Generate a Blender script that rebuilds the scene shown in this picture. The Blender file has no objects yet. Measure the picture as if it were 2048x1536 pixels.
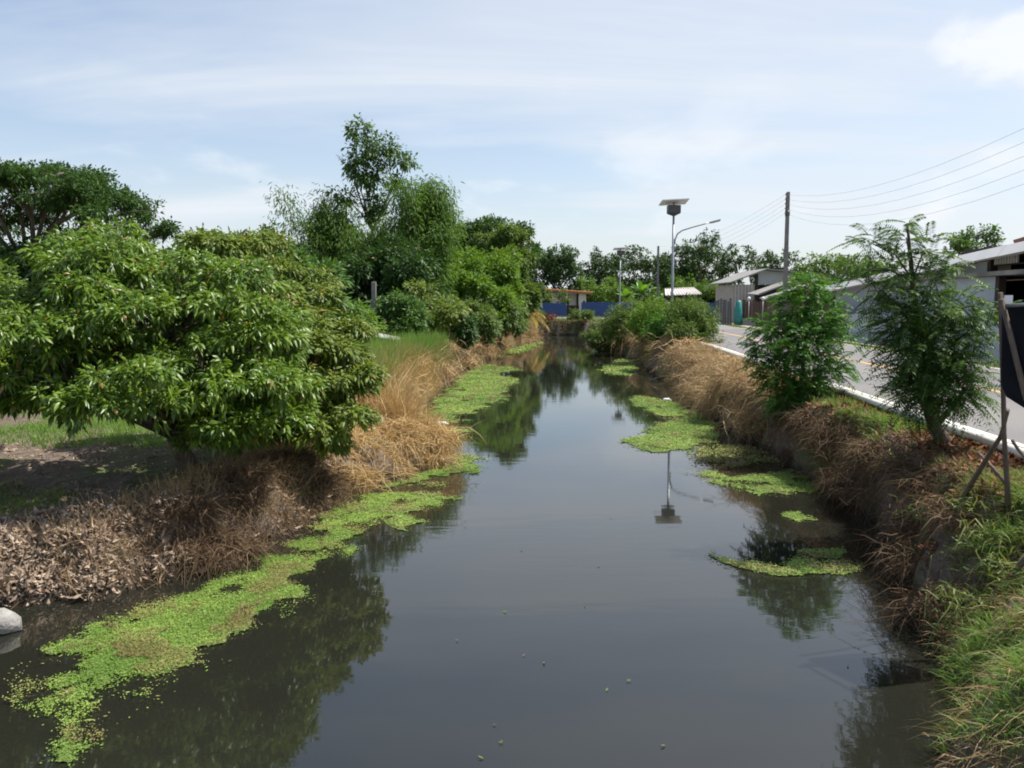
import bpy, math, random
import numpy as np
from mathutils import Vector, Matrix

# ------------------------------------------------------------------ camera, sky, sun, exposure
scene = bpy.context.scene
F, CX, CY, HOR, HC = 1650.0, 1024.0, 768.0, 603.0, 3.0     # photo pixels; camera 3 m above the water
PITCH = math.atan((CY - HOR) / F)
cam_data = bpy.data.cameras.new('camera')
cam_data.sensor_width = 36.0
cam_data.lens = F / 2048.0 * 36.0
cam_data.clip_start = 0.05
cam_data.clip_end = 8000.0
cam = bpy.data.objects.new('camera', cam_data)
scene.collection.objects.link(cam)
cam.location = (0, 0, HC)
cam.rotation_euler = (math.pi / 2 - PITCH, 0, 0)
scene.camera = cam

SUN = Vector((0.50, 0.13, 0.86)).normalized()
SUN_EL, SUN_ROT = math.asin(SUN.z), math.atan2(SUN.x, SUN.y)
sun_data = bpy.data.lights.new('sun', 'SUN')
sun_data.energy = 5.0
sun_data.angle = math.radians(0.6)
sun_data.color = (1.0, 0.95, 0.87)
sun = bpy.data.objects.new('sun', sun_data)
scene.collection.objects.link(sun)
sun.rotation_euler = SUN.to_track_quat('Z', 'Y').to_euler()
sun.location = (20, 15, 60)

scene.view_settings.view_transform = 'Standard'
scene.view_settings.look = 'None'
scene.view_settings.exposure = 0.55
scene.view_settings.gamma = 1.0
scene.view_settings.use_curve_mapping = False
scene.cycles.max_bounces = 6
scene.cycles.diffuse_bounces = 3
scene.cycles.glossy_bounces = 3
scene.cycles.transmission_bounces = 3
scene.cycles.transparent_max_bounces = 4
scene.cycles.use_denoising = True
scene.cycles.filter_width = 1.9
scene.render.film_transparent = False

SKY_STRENGTH = 0.115
world = bpy.data.worlds.new('World')
scene.world = world
world.use_nodes = True


def build_sky():
    nt = world.node_tree
    nt.nodes.clear()
    N = nt.nodes.new
    L = nt.links.new
    out = N('ShaderNodeOutputWorld')
    bg = N('ShaderNodeBackground')
    bg.inputs['Strength'].default_value = SKY_STRENGTH
    L(bg.outputs[0], out.inputs['Surface'])
    sky = N('ShaderNodeTexSky')
    sky.sky_type = 'NISHITA'
    sky.sun_disc = False
    sky.sun_elevation = SUN_EL
    sky.sun_rotation = SUN_ROT
    sky.air_density = 1.0
    sky.dust_density = 1.4
    sky.ozone_density = 1.2
    tc = N('ShaderNodeTexCoord')
    nrm = N('ShaderNodeVectorMath'); nrm.operation = 'NORMALIZE'
    L(tc.outputs['Generated'], nrm.inputs[0])
    sep = N('ShaderNodeSeparateXYZ')
    L(nrm.outputs[0], sep.inputs[0])

    def math_(op, a, b=None, c=None, clamp=False):
        m = N('ShaderNodeMath'); m.operation = op; m.use_clamp = clamp
        for i, v in enumerate((a, b, c)):
            if v is None: continue
            if isinstance(v, (int, float)): m.inputs[i].default_value = v
            else: L(v, m.inputs[i])
        return m.outputs[0]

    def ramp(v, lo, hi):
        m = N('ShaderNodeMapRange'); m.interpolation_type = 'SMOOTHSTEP'
        L(v, m.inputs['Value'])
        m.inputs['From Min'].default_value = lo; m.inputs['From Max'].default_value = hi
        return m.outputs[0]
    zc = math_('MAXIMUM', sep.outputs['Z'], 0.0)
    den = math_('ADD', zc, 0.16)
    px = math_('DIVIDE', sep.outputs['X'], den)
    py = math_('DIVIDE', sep.outputs['Y'], den)
    comb = N('ShaderNodeCombineXYZ')
    L(px, comb.inputs[0]); L(py, comb.inputs[1])

    def noise(vec, loc, rot, scl, scale, detail, rough, dist=0.0):
        mp = N('ShaderNodeMapping')
        mp.inputs['Location'].default_value = loc
        mp.inputs['Rotation'].default_value = (0, 0, rot)
        mp.inputs['Scale'].default_value = scl
        L(vec, mp.inputs['Vector'])
        n = N('ShaderNodeTexNoise')
        n.inputs['Scale'].default_value = scale
        n.inputs['Detail'].default_value = detail
        n.inputs['Roughness'].default_value = rough
        n.inputs['Distortion'].default_value = dist
        L(mp.outputs[0], n.inputs['Vector'])
        return n.outputs['Fac']
    veil = ramp(noise(comb.outputs[0], (3.1, 1.7, 0), 0.5, (0.55, 1.0, 1), 0.62, 5, 0.5, 0.4), 0.38, 0.62)
    wisps = ramp(noise(comb.outputs[0], (0.3, 5.2, 0), 0.85, (0.30, 1.5, 1), 1.5, 7, 0.58, 0.7), 0.38, 0.75)
    cirrus = math_('ADD', math_('MULTIPLY', veil, 0.66), math_('MULTIPLY', wisps, 0.36))
    cirrus = math_('ADD', cirrus, 0.0, clamp=True)
    hz = math_('POWER', math_('SUBTRACT', 1.0, zc), 7.0)
    hz = math_('MULTIPLY', hz, 0.88)
    cover = math_('MAXIMUM', cirrus, hz)
    # low cumulus banks: soft noise on the direction itself, and the bank low on the right
    cum = noise(nrm.outputs[0], (0.4, 0.2, 0.1), 0, (1, 1, 2.4), 5.5, 8, 0.55, 0.2)
    low = math_('MULTIPLY', ramp(cum, 0.52, 0.70), math_('SUBTRACT', 1.0, ramp(zc, 0.10, 0.30)))
    tgt = N('ShaderNodeVectorMath'); tgt.operation = 'SUBTRACT'
    L(nrm.outputs[0], tgt.inputs[0]); tgt.inputs[1].default_value = (0.528, 0.811, 0.247)
    scl = N('ShaderNodeVectorMath'); scl.operation = 'MULTIPLY'
    L(tgt.outputs[0], scl.inputs[0]); scl.inputs[1].default_value = (1.0, 1.0, 2.6)
    ln = N('ShaderNodeVectorMath'); ln.operation = 'LENGTH'
    L(scl.outputs[0], ln.inputs[0])
    bank = math_('SUBTRACT', 1.0, ramp(ln.outputs['Value'], 0.02, 0.19))
    cum2 = noise(nrm.outputs[0], (1.4, 2.2, 0.1), 0, (1, 1, 1.6), 9.0, 8, 0.6, 0.2)
    bank = ramp(math_('ADD', bank, math_('MULTIPLY', math_('SUBTRACT', cum2, 0.5), 1.9)), 0.32, 0.80)
    mix1 = N('ShaderNodeMix'); mix1.data_type = 'RGBA'
    L(cover, mix1.inputs['Factor'])
    L(sky.outputs[0], mix1.inputs['A'])
    mix1.inputs['B'].default_value = (5.0, 5.3, 5.7, 1)
    mix2 = N('ShaderNodeMix'); mix2.data_type = 'RGBA'
    L(math_('MULTIPLY', math_('MAXIMUM', math_('MULTIPLY', low, 0.75), bank), 0.62), mix2.inputs['Factor'])
    L(mix1.outputs['Result'], mix2.inputs['A'])
    mix2.inputs['B'].default_value = (6.2, 6.25, 6.4, 1)
    L(mix2.outputs['Result'], bg.inputs['Color'])


build_sky()

# ------------------------------------------------------------------ helpers
rng = np.random.default_rng(7)
COL = scene.collection


def ray(u, v):
    cp, sp = math.cos(PITCH), math.sin(PITCH)
    a, b = (u - CX) / F, (CY - v) / F
    return Vector((a, cp + b * sp, -sp + b * cp))


def at(u, v, d):
    r = ray(u, v)
    return Vector((0, 0, HC)) + r * (d / r.y)


def on(u, v, z):
    r = ray(u, v)
    return Vector((0, 0, HC)) + r * ((z - HC) / r.z)


def tag(o, label=None, cat=None, group=None, kind=None):
    if label: o['label'] = label
    if cat: o['category'] = cat
    if group: o['group'] = group
    if kind: o['kind'] = kind
    return o


def empty(name, loc=(0, 0, 0), rz=0.0):
    o = bpy.data.objects.new(name, None)
    COL.objects.link(o)
    o.location = loc
    o.rotation_euler = (0, 0, rz)
    o.empty_display_size = 0.2
    return o


def link(name, me, mat, parent=None, loc=None):
    o = bpy.data.objects.new(name, me)
    COL.objects.link(o)
    if mat is not None and not me.materials:
        me.materials.append(mat)
    if parent is not None:
        o.parent = parent
    if loc is not None:
        o.location = loc
    return o


def tri_mesh(name, verts, tris, tint=None):
    me = bpy.data.meshes.new(name)
    verts = np.ascontiguousarray(verts, dtype=np.float32).reshape(-1, 3)
    tris = np.ascontiguousarray(tris, dtype=np.int32).reshape(-1, 3)
    me.vertices.add(len(verts))
    me.vertices.foreach_set('co', verts.ravel())
    me.loops.add(tris.size)
    me.loops.foreach_set('vertex_index', tris.ravel())
    me.polygons.add(len(tris))
    me.polygons.foreach_set('loop_start', np.arange(0, tris.size, 3, dtype=np.int32))
    if tint is not None:
        a = me.attributes.new('tint', 'FLOAT', 'POINT')
        a.data.foreach_set('value', np.ascontiguousarray(tint, dtype=np.float32))
    me.update(calc_edges=True)
    return me


class MB:
    """collects shapes for one mesh"""
    def __init__(self):
        self.v, self.f, self.smooth = [], [], []

    def add(self, vs, fs, smooth=False):
        o = len(self.v)
        self.v += [tuple(p) for p in vs]
        self.f += [tuple(i + o for i in f) for f in fs]
        self.smooth += [smooth] * len(fs)
        return self

    def box(self, lo, hi, m=None, bevel=0.0):
        x0, y0, z0 = lo; x1, y1, z1 = hi
        if bevel <= 0:
            vs = [(x0, y0, z0), (x1, y0, z0), (x1, y1, z0), (x0, y1, z0), (x0, y0, z1), (x1, y0, z1), (x1, y1, z1), (x0, y1, z1)]
            fs = [(0, 3, 2, 1), (4, 5, 6, 7), (0, 1, 5, 4), (1, 2, 6, 5), (2, 3, 7, 6), (3, 0, 4, 7)]
        else:
            b = bevel
            vs = []
            for z, i in ((z0, b), (z0 + b, 0), (z1 - b, 0), (z1, b)):
                vs += [(x0 + i, y0 + i, z), (x1 - i, y0 + i, z), (x1 - i, y1 - i, z), (x0 + i, y1 - i, z)]
            fs = [(3, 2, 1, 0), (12, 13, 14, 15)]
            for k in range(3):
                for j in range(4):
                    a, c = k * 4 + j, k * 4 + (j + 1) % 4
                    fs.append((a, c, c + 4, a + 4))
        if m is not None:
            vs = [m @ Vector(p) for p in vs]
        return self.add(vs, fs)

    def tube(self, pts, radii, seg=8, cap=True):
        pts = [Vector(p) for p in pts]
        if not hasattr(radii, '__len__'): radii = [radii] * len(pts)
        vs, fs = [], []
        ref = None
        for i, p in enumerate(pts):
            t = (pts[min(i + 1, len(pts) - 1)] - pts[max(i - 1, 0)]).normalized()
            if ref is None:
                ref = Vector((1, 0, 0)) if abs(t.x) < 0.8 else Vector((0, 1, 0))
            a = (ref - t * ref.dot(t)).normalized(); b = t.cross(a); ref = a
            for k in range(seg):
                an = 2 * math.pi * k / seg
                vs.append(p + (a * math.cos(an) + b * math.sin(an)) * radii[i])
        for i in range(len(pts) - 1):
            for k in range(seg):
                k2 = (k + 1) % seg
                fs.append((i * seg + k, i * seg + k2, (i + 1) * seg + k2, (i + 1) * seg + k))
        self.add(vs, fs, True)
        if cap:
            n = len(pts)
            o = len(self.v) - len(vs)
            self.f.append(tuple(o + k for k in reversed(range(seg)))); self.smooth.append(False)
            self.f.append(tuple(o + (n - 1) * seg + k for k in range(seg))); self.smooth.append(False)
        return self

    def slab(self, quad, th):
        """a four-cornered sheet with thickness th downwards along its normal"""
        q = [Vector(p) for p in quad]
        n = (q[1] - q[0]).cross(q[3] - q[0]).normalized()
        vs = q + [p - n * th for p in q]
        return self.add(vs, [(0, 1, 2, 3), (7, 6, 5, 4), (0, 4, 5, 1), (1, 5, 6, 2), (2, 6, 7, 3), (3, 7, 4, 0)])

    def mesh(self, name):
        me = bpy.data.meshes.new(name)
        me.from_pydata(self.v, [], self.f)
        me.polygons.foreach_set('use_smooth', self.smooth)
        me.update()
        return me

    def build(self, name, mat, parent=None, loc=None):
        return link(name, self.mesh(name), mat, parent, loc)


def _hash(ix, iy, seed):
    h = (ix.astype(np.int64) * 374761393 + iy.astype(np.int64) * 668265263 + seed * 1442695041) & 0x7fffffff
    h = ((h ^ (h >> 13)) * 1274126177) & 0x7fffffff
    h = (h ^ (h >> 16)) & 0xffff
    return h / 65535.0


def vnoise(x, y, seed=0):
    x = np.asarray(x, float); y = np.asarray(y, float)
    ix, iy = np.floor(x), np.floor(y)
    fx, fy = x - ix, y - iy
    fx = fx * fx * (3 - 2 * fx); fy = fy * fy * (3 - 2 * fy)
    a, b = _hash(ix, iy, seed), _hash(ix + 1, iy, seed)
    c, d = _hash(ix, iy + 1, seed), _hash(ix + 1, iy + 1, seed)
    return (a * (1 - fx) + b * fx) * (1 - fy) + (c * (1 - fx) + d * fx) * fy


def fbm(x, y, seed=0, octv=4):
    s, a, t = 0.0, 0.5, 0.0
    for k in range(octv):
        s = s + a * vnoise(np.asarray(x) * 2 ** k, np.asarray(y) * 2 ** k, seed + k * 17); t += a; a *= 0.5
    return s / t


def sstep(x, a, b):
    t = np.clip((np.asarray(x, float) - a) / (b - a), 0, 1)
    return t * t * (3 - 2 * t)


def unit(a):
    return a / np.maximum(np.linalg.norm(a, axis=-1, keepdims=True), 1e-9)


# ------------------------------------------------------------------ materials
def new_mat(name):
    m = bpy.data.materials.new(name)
    m.use_nodes = True
    nt = m.node_tree
    nt.nodes.clear()
    out = nt.nodes.new('ShaderNodeOutputMaterial')
    return m, nt, out


def surf(name, c1, c2=None, scale=3.0, rough=0.7, metal=0.0, bump=0.0, bscale=None, c3=None, detail=6, stretch=(1, 1, 1), coord='Object', spec=0.5, lo=0.35, hi=0.65):
    m, nt, out = new_mat(name)
    N, L = nt.nodes.new, nt.links.new
    bs = N('ShaderNodeBsdfPrincipled')
    L(bs.outputs[0], out.inputs['Surface'])
    bs.inputs['Roughness'].default_value = rough
    bs.inputs['Metallic'].default_value = metal
    bs.inputs['Specular IOR Level'].default_value = spec
    tc = N('ShaderNodeTexCoord')
    mp = N('ShaderNodeMapping'); mp.inputs['Scale'].default_value = stretch
    L(tc.outputs[coord], mp.inputs[0])
    if c2 is None: c2 = tuple(x * 0.8 for x in c1)
    n = N('ShaderNodeTexNoise'); n.inputs['Scale'].default_value = scale; n.inputs['Detail'].default_value = detail
    n.inputs['Roughness'].default_value = 0.6
    L(mp.outputs[0], n.inputs['Vector'])
    r = N('ShaderNodeMapRange'); r.inputs['From Min'].default_value = lo; r.inputs['From Max'].default_value = hi
    L(n.outputs['Fac'], r.inputs['Value'])
    mx = N('ShaderNodeMix'); mx.data_type = 'RGBA'
    L(r.outputs[0], mx.inputs['Factor'])
    mx.inputs['A'].default_value = (*c1, 1); mx.inputs['B'].default_value = (*c2, 1)
    res = mx.outputs['Result']
    if c3 is not None:
        n3 = N('ShaderNodeTexNoise'); n3.inputs['Scale'].default_value = scale * 0.27; n3.inputs['Detail'].default_value = 5
        L(mp.outputs[0], n3.inputs['Vector'])
        r3 = N('ShaderNodeMapRange'); r3.inputs['From Min'].default_value = 0.45; r3.inputs['From Max'].default_value = 0.62
        L(n3.outputs['Fac'], r3.inputs['Value'])
        m3 = N('ShaderNodeMix'); m3.data_type = 'RGBA'
        L(r3.outputs[0], m3.inputs['Factor']); L(res, m3.inputs['A']); m3.inputs['B'].default_value = (*c3, 1)
        res = m3.outputs['Result']
    L(res, bs.inputs['Base Color'])
    if bump > 0:
        b = N('ShaderNodeBump'); b.inputs['Strength'].default_value = bump; b.inputs['Distance'].default_value = 0.05
        nb = N('ShaderNodeTexNoise'); nb.inputs['Scale'].default_value = bscale or scale * 4; nb.inputs['Detail'].default_value = 6
        L(mp.outputs[0], nb.inputs['Vector'])
        L(nb.outputs['Fac'], b.inputs['Height']); L(b.outputs[0], bs.inputs['Normal'])
    return m


def leafmat(name, c1, c2, rough=0.5, trans=0.3, spec=0.5, tcol=None):
    """leaf blade: the per-leaf tint runs from c1 to c2; some light passes through"""
    m, nt, out = new_mat(name)
    N, L = nt.nodes.new, nt.links.new
    bs = N('ShaderNodeBsdfPrincipled')
    bs.inputs['Roughness'].default_value = rough
    bs.inputs['Specular IOR Level'].default_value = spec
    at_ = N('ShaderNodeAttribute'); at_.attribute_name = 'tint'
    mx = N('ShaderNodeMix'); mx.data_type = 'RGBA'
    L(at_.outputs['Fac'], mx.inputs['Factor'])
    mx.inputs['A'].default_value = (*c1, 1); mx.inputs['B'].default_value = (*c2, 1)
    gt = N('ShaderNodeMath'); gt.operation = 'GREATER_THAN'; gt.inputs[1].default_value = 1.5
    L(at_.outputs['Fac'], gt.inputs[0])
    md = N('ShaderNodeMix'); md.data_type = 'RGBA'
    L(gt.outputs[0], md.inputs['Factor']); L(mx.outputs['Result'], md.inputs['A']); md.inputs['B'].default_value = (0.30, 0.20, 0.06, 1)
    mx = md
    L(mx.outputs['Result'], bs.inputs['Base Color'])
    if trans > 0:
        tr = N('ShaderNodeBsdfTranslucent')
        mt = N('ShaderNodeMix'); mt.data_type = 'RGBA'; mt.blend_type = 'MULTIPLY'; mt.inputs['Factor'].default_value = 1.0
        L(mx.outputs['Result'], mt.inputs['A']); mt.inputs['B'].default_value = (*(tcol or (1.5, 1.45, 0.7)), 1)
        L(mt.outputs['Result'], tr.inputs['Color'])
        ms = N('ShaderNodeMixShader'); ms.inputs[0].default_value = trans
        L(bs.outputs[0], ms.inputs[1]); L(tr.outputs[0], ms.inputs[2])
        L(ms.outputs[0], out.inputs['Surface'])
    else:
        L(bs.outputs[0], out.inputs['Surface'])
    return m


M = {}
M['longan'] = leafmat('longan_leaf', (0.046, 0.108, 0.011), (0.185, 0.285, 0.031), 0.40, 0.32, 0.55)
M['longan_olive'] = leafmat('longan_olive_leaf', (0.055, 0.108, 0.013), (0.205, 0.265, 0.042), 0.48, 0.34, 0.4)
M['mango'] = leafmat('mango_leaf', (0.040, 0.100, 0.018), (0.105, 0.20, 0.035), 0.5, 0.3, 0.35)
M['rain'] = leafmat('rain_tree_leaf', (0.022, 0.060, 0.015), (0.065, 0.130, 0.026), 0.6, 0.28, 0.25)
M['slender'] = leafmat('slender_leaf', (0.045, 0.100, 0.028), (0.11, 0.19, 0.05), 0.55, 0.32, 0.3)
M['bamboo'] = leafmat('bamboo_leaf', (0.045, 0.105, 0.022), (0.125, 0.22, 0.04), 0.6, 0.34, 0.25)
M['dark'] = leafmat('evergreen_leaf', (0.022, 0.060, 0.016), (0.060, 0.125, 0.026), 0.55, 0.25, 0.3)
M['vine'] = leafmat('vine_leaf', (0.070, 0.150, 0.018), (0.16, 0.27, 0.032), 0.6, 0.34, 0.3)
M['far'] = leafmat('far_leaf', (0.030, 0.070, 0.024), (0.07, 0.125, 0.036), 0.65, 0.25, 0.25)
M['far_bright'] = leafmat('far_bright_leaf', (0.065, 0.14, 0.022), (0.14, 0.24, 0.04), 0.6, 0.3, 0.25)
M['leucaena'] = leafmat('leucaena_leaf', (0.022, 0.085, 0.013), (0.085, 0.215, 0.023), 0.5, 0.36, 0.3)
M['leucaena_grey'] = leafmat('leucaena_grey_leaf', (0.024, 0.070, 0.022), (0.105, 0.185, 0.034), 0.48, 0.34, 0.35)
M['bush'] = leafmat('bush_leaf', (0.055, 0.110, 0.024), (0.15, 0.22, 0.05), 0.55, 0.32, 0.3)
M['grass'] = leafmat('grass_blade', (0.100, 0.205, 0.042), (0.215, 0.335, 0.085), 0.6, 0.34, 0.25)
M['grass_dull'] = leafmat('dull_grass_blade', (0.075, 0.145, 0.030), (0.25, 0.28, 0.10), 0.6, 0.3, 0.25)
M['straw'] = leafmat('straw_blade', (0.25, 0.165, 0.085), (0.54, 0.395, 0.22), 0.75, 0.2, 0.25, (1.2, 1.1, 0.8))
M['straw_gold'] = leafmat('gold_straw_blade', (0.31, 0.20, 0.085), (0.60, 0.44, 0.22), 0.75, 0.2, 0.25, (1.2, 1.1, 0.8))
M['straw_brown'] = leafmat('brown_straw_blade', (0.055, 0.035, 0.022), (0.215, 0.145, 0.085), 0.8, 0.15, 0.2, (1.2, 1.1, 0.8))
M['litter'] = leafmat('dry_litter', (0.15, 0.100, 0.068), (0.50, 0.395, 0.30), 0.7, 0.1, 0.3, (1.1, 1.0, 0.8))
M['rust_litter'] = leafmat('rust_litter', (0.07, 0.032, 0.017), (0.29, 0.125, 0.052), 0.7, 0.15, 0.3, (1.2, 1.0, 0.7))
M['duckweed'] = leafmat('duckweed_leaf', (0.105, 0.195, 0.026), (0.235, 0.335, 0.062), 0.6, 0.1, 0.3)
M['duckweed_sheet'] = surf('duckweed_sheet', (0.125, 0.200, 0.034), (0.085, 0.145, 0.028), 14, 0.75, 0, 0.5, 60, c3=(0.17, 0.20, 0.045))
M['water_plant'] = leafmat('water_plant_leaf', (0.16, 0.105, 0.045), (0.25, 0.28, 0.075), 0.6, 0.1, 0.3)
M['palm'] = leafmat('palm_leaf', (0.035, 0.09, 0.02), (0.10, 0.18, 0.035), 0.5, 0.25, 0.4)
M['palm_dry'] = leafmat('dry_palm_leaf', (0.27, 0.20, 0.06), (0.42, 0.33, 0.13), 0.6, 0.25, 0.3)
M['banana'] = leafmat('banana_leaf', (0.06, 0.16, 0.02), (0.15, 0.30, 0.035), 0.45, 0.35, 0.4)
M['bark'] = surf('bark', (0.085, 0.065, 0.048), (0.16, 0.13, 0.10), 9, 0.9, 0, 0.8, 30, stretch=(1, 1, 0.3))
M['bark_pale'] = surf('pale_bark', (0.22, 0.19, 0.155), (0.12, 0.10, 0.08), 9, 0.9, 0, 0.6, 30, stretch=(1, 1, 0.3))
M['culm'] = surf('bamboo_culm', (0.16, 0.19, 0.08), (0.24, 0.22, 0.12), 5, 0.6)
M['pole_wood'] = surf('weathered_pole', (0.19, 0.14, 0.105), (0.10, 0.075, 0.058), 12, 0.85, 0, 0.6, 50, stretch=(1, 1, 0.2))
M['concrete'] = surf('concrete', (0.36, 0.35, 0.32), (0.25, 0.24, 0.22), 2.5, 0.9, 0, 0.4, 40, c3=(0.18, 0.17, 0.155))
M['concrete_pole'] = surf('concrete_pole', (0.22, 0.215, 0.20), (0.15, 0.145, 0.135), 3, 0.9, 0, 0.3, 40)
M['galv'] = surf('galvanised_steel', (0.34, 0.36, 0.38), (0.27, 0.285, 0.30), 6, 0.45, 0.6)
M['panel_back'] = surf('panel_back', (0.86, 0.87, 0.88), (0.80, 0.81, 0.82), 2, 0.5)
M['panel_cell'] = surf('solar_cell', (0.012, 0.017, 0.05), (0.02, 0.026, 0.07), 8, 0.15)
M['box_grey'] = surf('battery_box', (0.085, 0.088, 0.09), (0.06, 0.062, 0.064), 5, 0.5)
M['lens'] = surf('lamp_lens', (0.6, 0.6, 0.55), (0.5, 0.5, 0.46), 6, 0.2)
M['pvc'] = surf('white_pipe', (0.78, 0.77, 0.72), (0.66, 0.64, 0.58), 3, 0.45, 0, 0.1, 30, c3=(0.55, 0.52, 0.45))
M['asphalt'] = surf('worn_asphalt', (0.185, 0.178, 0.180), (0.145, 0.140, 0.143), 0.9, 0.92, 0, 0.35, 160, c3=(0.20, 0.19, 0.185))
M['line_white'] = surf('white_road_paint', (0.70, 0.68, 0.62), (0.50, 0.47, 0.42), 5, 0.8, lo=0.45, hi=0.75)
M['line_orange'] = surf('orange_road_paint', (0.62, 0.34, 0.10), (0.45, 0.27, 0.12), 5, 0.8, lo=0.4, hi=0.75)
M['pavement'] = surf('pale_pavement', (0.40, 0.365, 0.31), (0.30, 0.27, 0.23), 2, 0.95, 0, 0.4, 60)
M['wall_blue'] = surf('painted_wall', (0.50, 0.55, 0.60), (0.44, 0.48, 0.52), 1.2, 0.85, 0, 0.1, 20, c3=(0.40, 0.43, 0.45))
M['wall_white'] = surf('white_wall', (0.72, 0.70, 0.66), (0.62, 0.60, 0.56), 1.5, 0.85)
M['wall_cream'] = surf('cream_cladding', (0.46, 0.42, 0.36), (0.38, 0.34, 0.29), 2, 0.8)
M['fascia'] = surf('white_fascia', (0.88, 0.86, 0.82), (0.80, 0.77, 0.72), 1.0, 0.7, c3=(0.74, 0.70, 0.64))
M['roof_grey'] = surf('cement_roof', (0.30, 0.29, 0.28), (0.21, 0.20, 0.19), 2, 0.9, 0, 0.3, 20)
M['roof_orange'] = surf('orange_roof', (0.62, 0.20, 0.06), (0.48, 0.16, 0.06), 3, 0.7)
M['roof_red'] = surf('red_brown_roof', (0.27, 0.12, 0.09), (0.20, 0.09, 0.07), 3, 0.8)
M['roof_pale'] = surf('pale_tile', (0.52, 0.46, 0.43), (0.42, 0.37, 0.35), 4, 0.85)
M['dark_wood'] = surf('dark_wood', (0.055, 0.038, 0.03), (0.035, 0.025, 0.02), 5, 0.8, stretch=(1, 1, 0.2))
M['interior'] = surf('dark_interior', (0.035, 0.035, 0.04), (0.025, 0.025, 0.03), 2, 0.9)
M['plank_brown'] = surf('brown_plank', (0.15, 0.085, 0.065), (0.09, 0.055, 0.045), 6, 0.9, stretch=(1, 1, 0.15))
M['plank_grey'] = surf('grey_plank', (0.17, 0.165, 0.16), (0.10, 0.10, 0.10), 6, 0.9, stretch=(1, 1, 0.15))
M['blue_sheet'] = surf('blue_sheet', (0.045, 0.105, 0.29), (0.035, 0.085, 0.23), 2, 0.5, 0.1)
M['teal'] = surf('teal_plastic', (0.03, 0.26, 0.23), (0.025, 0.20, 0.18), 3, 0.5)
M['board_black'] = surf('black_board', (0.010, 0.011, 0.015), (0.016, 0.017, 0.022), 4, 0.9, spec=0.1)
M['plastic_white'] = surf('white_plastic', (0.78, 0.78, 0.80), (0.70, 0.70, 0.72), 6, 0.4)
M['stone'] = surf('grey_stone', (0.34, 0.33, 0.31), (0.22, 0.21, 0.19), 9, 0.9, 0, 0.5, 30)
M['wire'] = surf('wire_black', (0.26, 0.26, 0.27), (0.22, 0.22, 0.23), 2, 0.6)
M['insulator'] = surf('insulator', (0.30, 0.18, 0.13), (0.22, 0.13, 0.10), 6, 0.35)
M['pale_board'] = surf('pale_sheet', (0.40, 0.385, 0.35), (0.27, 0.26, 0.23), 4, 0.7)


def ground_material():
    m, nt, out = new_mat('bank_soil')
    N, L = nt.nodes.new, nt.links.new
    bs = N('ShaderNodeBsdfPrincipled'); bs.inputs['Roughness'].default_value = 0.95
    bs.inputs['Specular IOR Level'].default_value = 0.2
    L(bs.outputs[0], out.inputs['Surface'])
    tc = N('ShaderNodeTexCoord')

    def noise(s, d=7, r=0.6):
        n = N('ShaderNodeTexNoise'); n.inputs['Scale'].default_value = s; n.inputs['Detail'].default_value = d
        n.inputs['Roughness'].default_value = r
        L(tc.outputs['Object'], n.inputs['Vector']); return n.outputs['Fac']

    def mixc(fac, a, b):
        x = N('ShaderNodeMix'); x.data_type = 'RGBA'
        L(fac, x.inputs['Factor'])
        for s, v in (('A', a), ('B', b)):
            if isinstance(v, tuple): x.inputs[s].default_value = (*v, 1)
            else: L(v, x.inputs[s])
        return x.outputs['Result']

    def rmp(v, lo, hi):
        r = N('ShaderNodeMapRange'); r.inputs['From Min'].default_value = lo; r.inputs['From Max'].default_value = hi
        L(v, r.inputs['Value']); return r.outputs[0]
    soil = mixc(rmp(noise(6), 0.35, 0.65), (0.10, 0.075, 0.057), (0.20, 0.158, 0.128))
    soil = mixc(rmp(noise(38, 4), 0.5, 0.72), soil, (0.27, 0.21, 0.165))
    green = mixc(rmp(noise(14), 0.4, 0.6), (0.075, 0.105, 0.035), (0.13, 0.15, 0.055))
    res = mixc(rmp(noise(0.55, 5), 0.50, 0.60), soil, green)
    geo = N('ShaderNodeNewGeometry'); sp = N('ShaderNodeSeparateXYZ'); L(geo.outputs['Position'], sp.inputs[0])
    ad = N('ShaderNodeMath'); ad.operation = 'MULTIPLY_ADD'; L(noise(5), ad.inputs[0]); ad.inputs[1].default_value = -0.35; L(sp.outputs['Z'], ad.inputs[2])
    wet = rmp(ad.outputs[0], 0.06, -0.12)
    res = mixc(wet, res, (0.036, 0.029, 0.020))
    L(res, bs.inputs['Base Color'])
    b = N('ShaderNodeBump'); b.inputs['Strength'].default_value = 0.9; b.inputs['Distance'].default_value = 0.06
    L(noise(22, 8, 0.65), b.inputs['Height']); L(b.outputs[0], bs.inputs['Normal'])
    return m


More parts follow.
